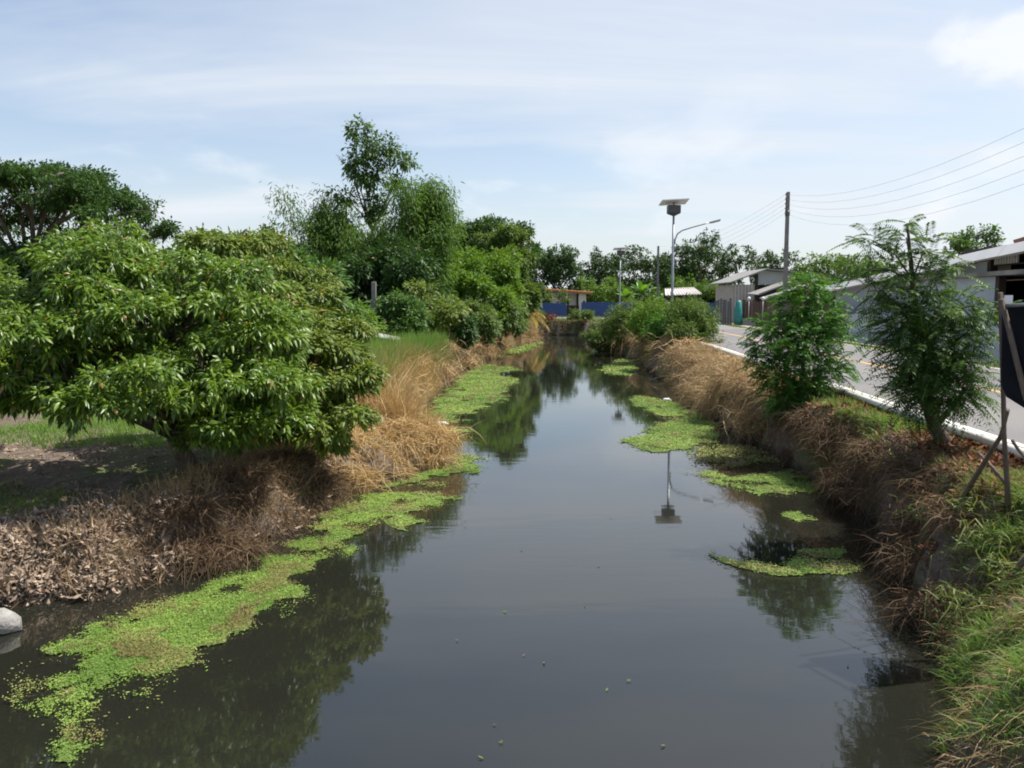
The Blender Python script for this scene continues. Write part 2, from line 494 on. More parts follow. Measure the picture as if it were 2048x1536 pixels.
def water_material():
    m, nt, out = new_mat('canal_water')
    N, L = nt.nodes.new, nt.links.new
    bs = N('ShaderNodeBsdfPrincipled')
    bs.inputs['IOR'].default_value = 1.66
    bs.inputs['Roughness'].default_value = 0.03
    L(bs.outputs[0], out.inputs['Surface'])
    tc = N('ShaderNodeTexCoord')
    n0 = N('ShaderNodeTexNoise'); n0.inputs['Scale'].default_value = 0.5; n0.inputs['Detail'].default_value = 4
    L(tc.outputs['Object'], n0.inputs['Vector'])
    mx = N('ShaderNodeMix'); mx.data_type = 'RGBA'
    L(n0.outputs['Fac'], mx.inputs['Factor'])
    mx.inputs['A'].default_value = (0.012, 0.013, 0.010, 1); mx.inputs['B'].default_value = (0.018, 0.018, 0.013, 1)
    L(mx.outputs['Result'], bs.inputs['Base Color'])
    mp = N('ShaderNodeMapping'); mp.inputs['Scale'].default_value = (0.45, 1.5, 1)
    L(tc.outputs['Object'], mp.inputs[0])
    n1 = N('ShaderNodeTexNoise'); n1.inputs['Scale'].default_value = 2.6; n1.inputs['Detail'].default_value = 3
    L(mp.outputs[0], n1.inputs['Vector'])
    n2 = N('ShaderNodeTexNoise'); n2.inputs['Scale'].default_value = 0.16; n2.inputs['Detail'].default_value = 2
    L(tc.outputs['Object'], n2.inputs['Vector'])
    r = N('ShaderNodeMapRange'); r.inputs['From Min'].default_value = 0.45; r.inputs['From Max'].default_value = 0.7
    r.inputs['To Min'].default_value = 0.25
    L(n2.outputs['Fac'], r.inputs['Value'])
    mul = N('ShaderNodeMath'); mul.operation = 'MULTIPLY'
    L(n1.outputs['Fac'], mul.inputs[0]); L(r.outputs[0], mul.inputs[1])
    b = N('ShaderNodeBump'); b.inputs['Strength'].default_value = 0.05; b.inputs['Distance'].default_value = 0.06
    L(mul.outputs[0], b.inputs['Height']); L(b.outputs[0], bs.inputs['Normal'])
    return m


M['ground'] = ground_material()
M['water'] = water_material()

# ------------------------------------------------------------------ the setting: ground, water, road
LEFT = [(-40, 6.0), (-14, 6.6), (-8, 7.25), (-5.6, 7.55), (-4.8, 7.75), (-4.0, 8.05), (-3.3, 8.9), (-2.85, 10.0), (-2.6, 11.3), (-2.5, 12.6),
        (-1.85, 13.5), (-1.0, 15.0), (-1.2, 15.9), (-2.2, 17.0), (-2.5, 21.8), (-2.4, 26.5), (-2.1, 34.9), (-0.95, 46.3), (1.3, 60), (2.3, 66.5), (1.0, 69), (-4, 70.5), (-40, 72)]
RIGHT = [(1.7, -15), (1.7, 2.5), (2.15, 4.1), (2.75, 5.3), (3.4, 6.5), (4.0, 7.8), (4.45, 9.2), (5.0, 11.3), (5.1, 13.5), (5.05, 16.7), (5.1, 20.9), (5.6, 25.1), (5.8, 33.7), (6.05, 44.2), (6.4, 56.9),
         (6.8, 70), (6.0, 73.5), (2, 75), (-4, 75.5), (-40, 77)]
CANAL = np.array(LEFT + RIGHT[::-1] + [(-40, -15)], float)


def canal_sd(x, y):
    P = np.stack([np.asarray(x, float).ravel(), np.asarray(y, float).ravel()], 1)
    best = np.full(len(P), 1e9)
    inside = np.zeros(len(P), bool)
    n = len(CANAL)
    for i in range(n):
        a, b = CANAL[i], CANAL[(i + 1) % n]
        ab = b - a
        t = np.clip(((P - a) @ ab) / (ab @ ab), 0, 1)
        q = P - (a + t[:, None] * ab)
        best = np.minimum(best, (q * q).sum(1))
        c = (a[1] > P[:, 1]) != (b[1] > P[:, 1])
        xi = a[0] + (P[:, 1] - a[1]) / (b[1] - a[1] + 1e-12) * (b[0] - a[0])
        inside ^= c & (P[:, 0] < xi)
    d = np.sqrt(best)
    return np.where(inside, -d, d).reshape(np.shape(x))


ly, lx = np.array([p[1] for p in LEFT[3:20]]), np.array([p[0] for p in LEFT[3:20]])
ry, rx = np.array([p[1] for p in RIGHT[:16]]), np.array([p[0] for p in RIGHT[:16]])


def xl(y): return np.interp(y, ly, lx)
def xr(y): return np.interp(y, ry, rx)


ROADZ = 1.30
ROAD = [(6.9, -14), (7.95, 0), (9.57, 20), (11.1, 39), (12.0, 52), (12.35, 61), (12.4, 68), (11.7, 76), (9.2, 82.5), (5, 86), (-2, 87.3), (-12, 87.8), (-60, 89)]


def spline(pts, n=10):
    P = [Vector((p[0], p[1], 0)) for p in pts]
    P = [P[0] * 2 - P[1]] + P + [P[-1] * 2 - P[-2]]
    out = []
    for i in range(1, len(P) - 2):
        a, b, c, d = P[i - 1], P[i], P[i + 1], P[i + 2]
        for k in range(n):
            t = k / n
            out.append(0.5 * ((2 * b) + (c - a) * t + (2 * a - 5 * b + 4 * c - d) * t * t + (3 * b - a - 3 * c + d) * t ** 3))
    out.append(P[-2])
    return out


ROADC = spline(ROAD, 10)
ROADN = []
for i, p in enumerate(ROADC):
    t = (ROADC[min(i + 1, len(ROADC) - 1)] - ROADC[max(i - 1, 0)]).normalized()
    ROADN.append(Vector((t.y, -t.x, 0)))          # to the side away from the canal
_ra = np.array([(p.x, p.y) for p in ROADC])


def road_dist(x, y):
    P = np.stack([np.asarray(x, float).ravel(), np.asarray(y, float).ravel()], 1)
    best = np.full(len(P), 1e9)
    for i in range(len(_ra) - 1):
        a, b = _ra[i], _ra[i + 1]; ab = b - a
        t = np.clip(((P - a) @ ab) / (ab @ ab), 0, 1)
        q = P - (a + t[:, None] * ab)
        best = np.minimum(best, (q * q).sum(1))
    return np.sqrt(best).reshape(np.shape(x))


def height(x, y):
    x = np.asarray(x, float); y = np.asarray(y, float)
    sd = canal_sd(x, y)
    left = (x < np.where(y < 7.5, -3.0, (xl(y) + xr(y)) / 2)) & (y < 73)
    top_l = 0.52 + 0.16 * sstep(y, 9.0, 12.0) + 0.28 * sstep(y, 15, 20) + 0.42 * sstep(y, 60, 78)
    bw = np.where(left, 0.85, 1.5 - 1.18 * sstep(y, 6.5, 8.6) + 0.6 * sstep(y, 16.5, 22))
    top = np.where(left, top_l, 1.2)
    n = fbm(x * 0.8, y * 0.8, 3, 4) - 0.5
    n2 = fbm(x * 3.5, y * 3.5, 9, 3) - 0.5
    n3 = fbm(x * 1.3, y * 1.3, 21, 3) - 0.5
    sdj = sd + (0.35 * n2 + np.where(left, 0.2, 0.55) * n3) * (sd > -0.2)
    up = sstep(sdj, -0.12, bw)
    h = -0.22 + (top + 0.22) * up ** 0.8
    h = np.where(sd < 0, -0.22 - 1.0 * sstep(-sd, 0, 1.6), h)
    rd = road_dist(x, y)
    nf = sstep(rd, 3.0, 5.0)
    h = h + (0.20 * n + 0.16 * n2) * up * np.where(left, 1.0, 0.3 + 0.7 * nf) * (sd > 0) * (1 - sstep(np.hypot(x, y), 90, 160))
    # swell of trampled dry stuff on the near left bank
    h = h + 0.16 * np.exp(-(((x + 3.7) / 0.8) ** 2 + ((y - 9.9) / 0.9) ** 2)) * (sd > 0)
    h = np.where(rd < 3.6, np.minimum(h, ROADZ - 0.06), h)
    return h


def build_ground():
    def geo(a, b, n): return list(a * (b / a) ** (np.arange(1, n + 1) / n))
    ys = np.array([-2500, -600, -120, -40] + list(np.arange(-15, 3, 1.0)) + list(np.arange(3, 16, 0.11)) + list(np.arange(16, 30, 0.2)) + list(np.arange(30, 50, 0.4))
                  + list(np.arange(50, 80, 0.6)) + list(np.arange(80, 140, 2.5)) + geo(140, 4000, 14))
    xs = np.array([-v for v in geo(70, 4000, 12)][::-1] + list(np.arange(-70, -15, 2.5)) + list(np.arange(-15, -6, 0.3)) + list(np.arange(-6, 8, 0.11))
                  + list(np.arange(8, 16, 0.4)) + list(np.arange(16, 70, 2.5)) + geo(70, 4000, 12))
    X, Y = np.meshgrid(xs, ys)
    Z = height(X, Y)
    ny, nx = X.shape
    idx = np.arange(nx * ny).reshape(ny, nx)
    a, b, c, d = idx[:-1, :-1].ravel(), idx[:-1, 1:].ravel(), idx[1:, 1:].ravel(), idx[1:, :-1].ravel()
    tris = np.concatenate([np.stack([a, b, c], 1), np.stack([a, c, d], 1)])
    me = tri_mesh('ground', np.stack([X, Y, Z], -1).reshape(-1, 3), tris)
    me.polygons.foreach_set('use_smooth', np.ones(len(me.polygons), bool))
    tag(link('ground', me, M['ground']), 'brown earth banks and flat ground on both sides of the canal', kind='structure')


build_ground()

wb = MB()
wb.add([(-39, -14, 0), (14, -14, 0), (14, 76.5, 0), (-39, 76.5, 0)], [(0, 1, 2, 3)])
tag(wb.build('water', M['water']), 'dark still canal water reflecting sky and trees', kind='structure')


def strip(off0, off1, z, i0=0, i1=None, side=0.0):
    """ribbon along the road between two offsets from its centre line"""
    b = MB()
    i1 = i1 or len(ROADC)
    vs, fs = [], []
    for i in range(i0, i1):
        p, n = ROADC[i], ROADN[i]
        a, c = p + n * off0, p + n * off1
        vs += [(a.x, a.y, z), (c.x, c.y, z)]
        if side:
            vs += [(a.x - n.x * 0.12, a.y - n.y * 0.12, z - side), (c.x + n.x * 0.12, c.y + n.y * 0.12, z - side)]
    k = 4 if side else 2
    for i in range(i1 - i0 - 1):
        o = i * k
        fs.append((o, o + 1, o + k + 1, o + k))
        if side:
            fs.append((o + 2, o, o + k, o + k + 2)); fs.append((o + 1, o + 3, o + k + 3, o + k + 1))
    return b.add(vs, fs)


HALF = 2.9
road = tag(strip(-HALF, HALF, ROADZ, side=0.25).build('road', M['asphalt']), 'grey asphalt two lane road bending left beside the canal', kind='structure')
strip(-0.07, 0.07, ROADZ + 0.004).build('center_line', M['line_orange'], road)
strip(HALF - 0.28, HALF - 0.17, ROADZ + 0.004).build('edge_line', M['line_white'], road)
strip(-HALF + 0.17, -HALF + 0.28, ROADZ + 0.004).build('edge_line', M['line_white'], road)
pav = tag(strip(HALF + 0.35, HALF + 1.25, ROADZ + 0.02, 0, 48, side=0.2).build('pavement', M['pavement']), 'pale concrete strip beyond the far road edge', kind='structure')


# ------------------------------------------------------------------ white pipe along the road edge
def build_pipe():
    root = empty('water_pipe', (5.4, 5.0, ROADZ))
    tag(root, 'white plastic pipe lying along the canal side road edge', 'pipe')
    pts = [(ROADC[i] - ROADN[i] * (HALF + 0.12)) for i in range(len(ROADC))]
    # resample by length
    acc, P = [0.0], pts
    for i in range(1, len(P)): acc.append(acc[-1] + (P[i] - P[i - 1]).length)
    xs, ys_ = [p.x for p in P], [p.y for p in P]
    s = 14.0
    while True:
        e = s + 4.0
        y0, y1 = np.interp(s, acc, ys_), np.interp(e, acc, ys_)
        if y1 > 66: break
        x0, x1 = np.interp(s, acc, xs), np.interp(e, acc, xs)
        j = random.Random(int(s)).uniform(-0.015, 0.015)
        z = ROADZ + 0.02
        base = Vector(root.location)
        a, b = Vector((x0, y0, z)) - base, Vector((x1, y1, z + j * 0.5)) - base
        MB().tube([a, (a + b) / 2 + Vector((j, 0, 0.01)), b], 0.055, 12).build('pipe_section', M['pvc'], root)
        d = (b - a).normalized()
        MB().tube([b - d * 0.11, b - d * 0.10, b + d * 0.10, b + d * 0.11], [0.059, 0.066, 0.066, 0.059], 12).build('coupling', M['pvc'], root)
        s = e


build_pipe()


# ------------------------------------------------------------------ buildings and walls
def RP(d, off, z): return Vector((7.95 + 0.081 * d + off, d, z))


def rbox(b, d0, d1, o0, o1, z0, z1, z0b=None, z1b=None):
    """box along the road; z1b: top height at d1 when it slopes"""
    z1b = z1 if z1b is None else z1b
    z0b = z0 if z0b is None else z0b
    vs = [RP(d0, o0, z0), RP(d0, o1, z0), RP(d1, o1, z0b), RP(d1, o0, z0b), RP(d0, o0, z1), RP(d0, o1, z1), RP(d1, o1, z1b), RP(d1, o0, z1b)]
    return b.add(vs, [(0, 3, 2, 1), (4, 5, 6, 7), (0, 1, 5, 4), (1, 2, 6, 5), (2, 3, 7, 6), (3, 0, 4, 7)])


def build_road_house():
    root = empty('roadside_house', RP(30, 8, 1.2))
    tag(root, 'low blue grey house with pale sloping eave behind the leafy roadside sapling', 'house')
    inv = -Vector(root.location)

    def part(name, mat, fn, parent=root):
        b = MB(); fn(b)
        b.v = [tuple(Vector(p) + inv) for p in b.v]
        return b.build(name, mat, parent)

    def rz(d): return 3.93 + (42.5 - d) * 0.049
    part('wall', M['wall_blue'], lambda b: rbox(b, 27.2, 44, 5.7, 5.85, 1.0, 3.82))
    part('upper_wall', M['wall_blue'], lambda b: rbox(b, 27.8, 44, 5.72, 5.86, 3.975, rz(27.8) - 0.31, None, max(rz(44) - 0.31, 3.4)) if False else rbox(b, 27.8, 37, 5.72, 5.86, 3.82, rz(27.8) - 0.30, None, rz(37) - 0.30))
    part('end_wall', M['wall_blue'], lambda b: rbox(b, 44, 44.15, 5.7, 13, 1.0, 3.5))
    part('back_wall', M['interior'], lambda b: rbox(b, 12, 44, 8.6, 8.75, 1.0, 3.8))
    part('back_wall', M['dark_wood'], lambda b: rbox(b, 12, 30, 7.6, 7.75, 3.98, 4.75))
    part('floor_ledge', M['concrete'], lambda b: rbox(b, 12, 34, 5.4, 8.6, 3.83, 3.97))
    part('door_frame', M['dark_wood'], lambda b: rbox(b, 26.95, 27.19, 5.66, 5.9, 1.0, 3.82))
    part('door_frame', M['dark_wood'], lambda b: rbox(b, 23.0, 23.2, 5.66, 5.9, 1.0, 3.82))
    part('wall', M['wall_blue'], lambda b: rbox(b, 12, 23, 5.7, 5.85, 1.0, 3.82))
    part('veranda_frame', M['dark_wood'], lambda b: (rbox(b, 27.55, 27.79, 5.66, 5.9, 3.98, 4.32), rbox(b, 20, 27.5, 5.7, 5.78, 4.50, 4.54), rbox(b, 20, 27.5, 5.7, 5.78, 4.16, 4.20)))
    for k in range(9):
        d = 27.35 - k * 0.17
        part('baluster', M['wall_white'], lambda b: rbox(b, d, d + 0.06, 5.7, 5.76, 4.205, 4.495))
    rf = part('roof', M['roof_grey'], lambda b: rbox(b, 12, 44.5, 5.32, 13.5, rz(12) - 0.12, rz(12) - 0.02, rz(44.5) - 0.12, rz(44.5) - 0.02))
    k = 0
    d0 = 44.5
    while d0 > 13:
        d1 = d0 - 3.1
        part('fascia_board', M['fascia'], lambda b: b.add([RP(dd, oo, rz(dd) + hh + 0.008 * (k % 2)) for dd in (d1 + 0.02, d0) for oo, hh in ((5.02, -.35), (5.29, .0), (5.31, -.02), (5.31, -.36))], [(0, 1, 5, 4), (1, 2, 6, 5), (2, 3, 7, 6), (3, 0, 4, 7), (3, 2, 1, 0), (4, 5, 6, 7)]), rf)
        d0 = d1; k += 1
    b = MB()
    A = at(2026, 480, 27); B = A + Vector((4, -1, 1.3)); Cc = A + Vector((8, 6, 1.3)); D = at(2040, 480, 33)
    b.slab([A + inv, B + inv, Cc + inv, D + inv], 0.12)
    b.build('upper_roof', M['roof_red'], root)
    part('upper_storey', M['dark_wood'], lambda b: rbox(b, 20, 33, 7.2, 13, 4.6, 5.0))


build_road_house()


def build_boundary_wall():
    root = empty('boundary_wall', RP(30, 4.65, 1.2))
    tag(root, 'pale blue grey concrete boundary wall along the far road verge', 'wall')
    inv = -Vector(root.location)
    d = 38.5
    while d > 17:
        b = MB(); rbox(b, d - 2.78, d, 4.6, 4.70, 1.0, 2.42)
        b.v = [tuple(Vector(p) + inv) for p in b.v]; b.build('wall_panel', M['wall_blue'], root)
        b = MB(); rbox(b, d + 0.004, d + 0.216, 4.54, 4.76, 1.0, 2.52)
        b.v = [tuple(Vector(p) + inv) for p in b.v]; b.build('pillar', M['concrete'], root)
        d -= 3.0


build_boundary_wall()


def build_plank_fence(name, label, a, b_, n, z0, z1, mat, seed, jag=0.12):
    root = empty(name, (a.x, a.y, z0))
    tag(root, label, 'fence')
    r = random.Random(seed)
    t = (b_ - a); L = t.length; t.normalize()
    w = L / n
    me = MB().box((-w / 2 + 0.012, -0.015, 0), (w / 2 - 0.012, 0.015, 1.0)).mesh('plank')
    me.materials.append(mat)
    ang = math.atan2(t.y, t.x)
    for k in range(n):
        p = a + t * (w * (k + 0.5))
        o = link('plank', me, None, root)
        o.location = (p.x - a.x, p.y - a.y, 0)
        o.rotation_euler = (r.uniform(-.02, .02), r.uniform(-.02, .02), ang)
        o.scale = (1, 1, (z1 - z0) * (1 - r.uniform(0, jag)))
    for zz in (0.25, 0.8):
        q = MB(); nrm = Vector((-t.y, t.x, 0)) * 0.05
        q.tube([nrm + Vector((0, 0, zz * (z1 - z0))), nrm + t * L + Vector((0, 0, zz * (z1 - z0)))], 0.03, 6).build('rail', mat, root)


build_plank_fence('grey_plank_fence', 'grey plank fence panel left of the teal bundle by the road bend', Vector((15.45, 63.2, 0)), Vector((16.65, 62.6, 0)), 7, 1.2, 3.25, M['plank_grey'], 1)
build_plank_fence('brown_plank_fence', 'brown plank fence in front of the grey awnings', Vector((17.25, 62.2, 0)), Vector((20.6, 60.4, 0)), 15, 1.2, 3.15, M['plank_brown'], 2)
build_plank_fence('long_plank_fence', 'long reddish brown plank fence running along the road behind the dense sapling', RP(57, 5.0, 0), RP(40, 4.9, 0), 40, 1.2, 2.9, M['plank_brown'], 3)
b = MB().box((17.2, 61.7, 1.1), (19.2, 61.85, 1.75), bevel=0.02)
tag(b.build('low_concrete_wall', M['concrete']), 'low pale concrete footing wall under the brown plank fence', 'wall')
# teal bundle standing between the fence panels
b = MB()
b.tube([(0, 0, 0), (0.02, 0, 0.5), (-0.02, 0, 1.2), (0.03, 0, 1.75), (0.05, 0, 1.9)], [0.27, 0.33, 0.30, 0.2, 0.06], 10)
tag(b.build('wrapped_bundle', M['teal'], None, (16.95, 62.0, 1.2)), 'teal wrapped bundle standing upright between the plank fences', 'bundle')
for k, u in enumerate((1498, 1526)):
    p = at(u, 597, 60.0)
    root = empty('globe_lamp', (p.x, p.y, 1.2))
    tag(root, ('left' if k == 0 else 'right') + ' of two small pale round globe lamps above the brown plank fence', 'lamp', 'globe lamps above the plank fence')
    MB().tube([(0, 0, 0), (0, 0, p.z - 1.2 - 0.12)], 0.035, 6).build('post', M['galv'], root)
    prof = [(0, -.13), (.08, -.10), (.12, -.04), (.12, .04), (.08, .10), (.02, .13)]
    q = MB(); q.tube([(0, 0, p.z - 1.2 + z) for r_, z in prof], [max(r_, .02) for r_, z in prof], 10).build('globe', M['plastic_white'], root)


def build_gable_house():
    root = empty('gable_house', (20.9, 72, 1.2))
    tag(root, 'house with shallow grey gable roof and pale blue gable behind the plank fences', 'house')
    inv = Vector((-20, -72, -1.2))

    def part(name, mat, b, parent=root):
        b.v = [tuple(Vector(p) + inv) for p in b.v]
        return b.build(name, mat, parent)
    part('wall', M['wall_cream'], MB().box((17.75, 70, 1.1), (19.55, 76, 4.42)))
    g = MB()
    g.add([(19.9, 70.3, 4.45), (22.85, 70.3, 4.45), (22.85, 70.3, 5.4), (20.2, 70.3, 5.6), (19.9, 70.3, 5.52),
           (19.9, 70.45, 4.45), (22.85, 70.45, 4.45), (22.85, 70.45, 5.4), (20.2, 70.45, 5.6), (19.9, 70.45, 5.52)],
          [(0, 1, 2, 3, 4), (9, 8, 7, 6, 5), (0, 5, 6, 1), (1, 6, 7, 2), (2, 7, 8, 3), (3, 8, 9, 4), (4, 9, 5, 0)])
    part('gable_panel', M['wall_blue'], g)
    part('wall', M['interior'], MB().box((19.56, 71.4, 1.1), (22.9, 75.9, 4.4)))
    part('post', M['dark_wood'], MB().box((19.66, 70.1, 1.1), (19.86, 70.28, 5.2)))
    for k in range(6):
        part('siding_joint', M['wall_white'], MB().box((17.9 + k * 0.28, 69.96, 1.1), (17.95 + k * 0.28, 69.995, 4.42)))
    part('roof', M['roof_grey'], MB().slab([(17.3, 69.2, 4.62), (20.3, 69.2, 5.74), (20.3, 76.5, 5.74), (17.3, 76.5, 4.62)], 0.10))
    part('roof', M['roof_grey'], MB().slab([(20.303, 69.2, 5.74), (23.2, 69.2, 5.5), (23.2, 76.5, 5.5), (20.303, 76.5, 5.74)], 0.10))
    a1 = part('awning', M['roof_grey'], MB().slab([(18.5, 65.2, 3.55), (20.9, 65.2, 4.5), (21.4, 69.0, 4.62), (18.6, 69.0, 3.66)], 0.07))
    a2 = part('awning', M['roof_grey'], MB().slab([(18.35, 62.9, 3.16), (21.6, 62.9, 4.3), (22.0, 65.0, 4.4), (18.5, 65.0, 3.28)], 0.07))
    part('awning_edge', M['pale_board'], MB().tube([(18.33, 62.86, 3.18), (21.6, 62.86, 4.33)], 0.05, 6), a2)
    part('awning_edge', M['pale_board'], MB().tube([(18.48, 65.16, 3.57), (20.9, 65.16, 4.53)], 0.05, 6), a1)
    for x, y, z in ((18.7, 63.2, 3.2), (21.4, 63.2, 4.1), (18.8, 65.6, 3.55), (20.8, 65.6, 4.3)):
        part('post', M['dark_wood'], MB().box((x - .06, y - .06, 1.1), (x + .06, y + .06, z)))


build_gable_house()


def build_orange_house():
    root = empty('orange_roof_house', (6, 108, 1.2))
    tag(root, 'long low white house with thin orange roof edge beyond the blue fence', 'house')
    x0, x1 = -2.0, 9.9
    inv = Vector((-6, -108, -1.2))

    def part(name, mat, b, parent=root):
        b.v = [tuple(Vector(p) + inv) for p in b.v]
        return b.build(name, mat, parent)
    part('wall', M['wall_white'], MB().box((x0, 108, 1.1), (8.6, 114, 4.15)))
    part('wall', M['wall_white'], MB().box((8.602, 106.8, 1.1), (9.55, 114, 4.0)))
    w = part('window', M['interior'], MB().box((9.15, 106.76, 2.3), (9.4, 106.81, 3.1)))
    part('pillar', M['dark_wood'], MB().box((8.4, 107.7, 1.1), (8.58, 107.9, 4.1)))
    for k in range(3):
        part('window', M['interior'], MB().box((2.0 + k * 2.2, 107.95, 2.2), (3.0 + k * 2.2, 108.02, 3.3)))
    r = part('roof', M['roof_grey'], MB().slab([(x0 - .5, 106.2, 4.95), (x1 + .4, 106.2, 4.05), (x1 + .4, 115, 4.35), (x0 - .5, 115, 5.25)], 0.16))
    part('roof_edge', M['roof_orange'], MB().slab([(x0 - .5, 106.1, 5.12), (x1 + .45, 106.1, 4.2), (x1 + .45, 106.7, 4.24), (x0 - .5, 106.7, 5.16)], 0.2), r)


build_orange_house()


def build_tile_shed():
    root = empty('tile_roof_shed', (18.4, 90, 1.2))
    tag(root, 'small open shed with pale ribbed tile roof behind the solar lamp post', 'shed')
    b = MB().slab([(-2.0, -1.3, 2.45), (1.85, -1.3, 2.6), (1.6, 1.5, 3.25), (-1.5, 1.5, 3.15)], 0.06)
    rf = b.build('roof', M['roof_pale'], root)
    for k in range(13):
        t = k / 12
        a = Vector((-2.0 + 3.85 * t, -1.32, 2.48 + 0.15 * t)); c = Vector((-1.5 + 3.1 * t, 1.5, 3.18 + 0.1 * t))
        MB().tube([a, c], 0.055, 6).build('tile_rib', M['fascia'], rf)
    MB().tube([(-1.55, 1.5, 3.2), (1.65, 1.5, 3.3)], 0.08, 6).build('ridge', M['roof_pale'], rf)
    for x in (-1.8, 0.0, 1.6):
        MB().box((x - .06, -1.1, -.1), (x + .06, -.98, 2.5)).build('post', M['dark_wood'], root)
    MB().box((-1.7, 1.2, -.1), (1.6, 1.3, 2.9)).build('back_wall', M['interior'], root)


build_tile_shed()


def build_blue_fence(label, a, b_, z0, z1):
    root = empty('blue_sheet_fence', (a.x, a.y, z0))
    tag(root, label, 'fence')
    t = b_ - a; L = t.length; t.normalize()
    n = max(1, round(L / 0.76)); w = L / n
    ang = math.atan2(t.y, t.x)
    m = MB(); vs, fs = [], []
    prof = []
    for k in range(5):
        x = -w / 2 + w * k / 5
        prof += [(x, 0.0), (x + w * 0.12, 0.0), (x + w * 0.14, -0.03), (x + w * 0.18, -0.03)]
    prof.append((w / 2 - 0.002, 0.0))
    for x, y in prof: vs += [(x, y, 0), (x, y, z1 - z0)]
    for i in range(len(prof) - 1): fs.append((2 * i, 2 * i + 2, 2 * i + 3, 2 * i + 1))
    o = len(vs)
    for x, y in prof: vs += [(x, y + 0.006, 0), (x, y + 0.006, z1 - z0)]
    for i in range(len(prof) - 1): fs.append((o + 2 * i + 1, o + 2 * i + 3, o + 2 * i + 2, o + 2 * i))
    me = m.add(vs, fs).mesh('fence_sheet'); me.materials.append(M['blue_sheet'])
    r = random.Random(n)
    for k in range(n):
        p = t * (w * (k + 0.5))
        o = link('fence_sheet', me, None, root, (p.x, p.y, 0)); o.rotation_euler = (r.uniform(-.01, .01), 0, ang)
        o.scale = (1, 1, 1 + r.uniform(-.03, .02))
    for k in range(0, n + 1, 3):
        p = t * (w * k) + Vector((-t.y, t.x, 0)) * 0.08
        MB().tube([(p.x, p.y, -0.1), (p.x, p.y, z1 - z0)], 0.04, 6).build('post', M['galv'], root)


build_blue_fence('short blue metal sheet fence left of the gap beyond the canal end', Vector((1.2, 96.5, 0)), Vector((6.3, 96, 0)), 1.2, 2.85)
build_blue_fence('long blue metal sheet fence right of the gap below the banana plants', Vector((8.0, 95.5, 0)), Vector((23.5, 94, 0)), 1.25, 2.9)
b = MB().box((6.32, 98.4, 1.1), (7.98, 98.5, 2.55)).box((6.32, 98.36, 2.0), (7.98, 98.395, 2.1)).box((7.1, 98.36, 1.2), (7.2, 98.398, 2.5))
tag(b.build('dark_gate', M['dark_wood']), 'dark low gate set back in the gap of the blue fence', 'gate')


# ------------------------------------------------------------------ lamps, poles, wires
def solar_lamp(loc, label, arm_rot=0.0, tone=None):
    root = empty('solar_street_lamp', loc)
    tag(root, label, 'street lamp', 'solar street lamps along the canal')
    H = 6.0
    MB().box((-.17, -.17, -.15), (.17, .17, .10), bevel=.02).build('base', M['concrete'], root)
    MB().tube([(0, 0, 0.1), (0, 0, 2.0), (0, 0, H)], [.075, .066, .05], 10).build('pole', M['galv'], root)
    bx = MB().box((-.30, -.20, H - .02), (.30, .20, H + .36), bevel=.02)
    bx.add([(-.30, -.2, H - .02), (.30, -.2, H - .02), (.06, 0, H - .14), (-.06, 0, H - .14), (.3, .2, H - .02), (-.3, .2, H - .02)], [(0, 3, 2, 1), (4, 5, 3, 2), (1, 2, 4), (0, 5, 3)])
    bx.build('battery_box', M['box_grey'], root)
    T = Matrix.Translation((0, 0, H + .50)) @ Matrix.Rotation(math.radians(-8), 4, 'X') @ Matrix.Rotation(math.radians(-3), 4, 'Y')
    p = MB().box((-.64, -.5, 0), (.64, .5, .035), T).build('solar_panel', M['panel_back'], root)
    MB().box((-.61, -.47, .038), (.61, .47, .042), T).build('cell_sheet', M['panel_cell'], p)
    MB().tube([(0, 0, H + .36), (0, 0, H + .5)], .05, 8).build('panel_mount', M['galv'], root)
    c, s = math.cos(arm_rot), math.sin(arm_rot)

    def R(x, z): return (x * c, x * s, z)
    pts = [R(.07, 4.35), R(.09, 4.75), R(.2, 5.02), R(.42, 5.18), R(.9, 5.33), R(1.45, 5.48), R(1.75, 5.56)]
    MB().tube(pts, [.035, .035, .034, .032, .03, .028, .028], 8).build('arm', M['galv'], root)
    MB().tube([R(.05, 4.25), R(.07, 4.5)], .06, 8).build('arm_clamp', M['galv'], root)
    Rm = Matrix.Rotation(arm_rot, 4, 'Z') @ Matrix.Translation((1.72, 0, 5.55)) @ Matrix.Rotation(math.radians(-14), 4, 'Y')
    hd = MB().box((0, -.10, -.045), (.52, .10, .045), Rm, bevel=.02).build('lamp_head', M['galv'], root)
    MB().box((.1, -.08, -.06), (.48, .08, -.047), Rm).build('lens', M['lens'], hd)
    return root


solar_lamp((7.72, 40.0, 1.2), 'taller looking solar street lamp with panel and curved arm, nearest on the verge')
solar_lamp((9.75, 75.0, 1.2), 'smaller distant solar street lamp in front of the banana plants')


def power_pole(loc, H, label, full=True):
    root = empty('power_pole', loc)
    tag(root, label, 'utility pole', 'concrete poles along the road')
    m = MB().box((-.13, -.11, -.2), (.13, .11, H), bevel=0.02)
    # taper
    m.v = [(x * (1 - .3 * max(z, 0) / H), y * (1 - .3 * max(z, 0) / H), z) for x, y, z in m.v]
    m.build('pole', M['concrete_pole'], root)
    if full:
        for k in range(5):
            z = H - .15 - k * .28
            MB().tube([(-.12, 0, z - .05), (-.12, 0, z - .02), (-.12, 0, z + .02), (-.12, 0, z + .05)], [.03, .055, .055, .03], 8).build('insulator', M['insulator'], root)
        MB().tube([(-.12, .0, H - 1.5), (-.12, .0, H)], .018, 6).build('rack', M['galv'], root)
        MB().tube([(0, 0, H - 1.42), (0, 0, H - 1.12)], .15, 10).build('clamp_band', M['box_grey'], root)
    return root


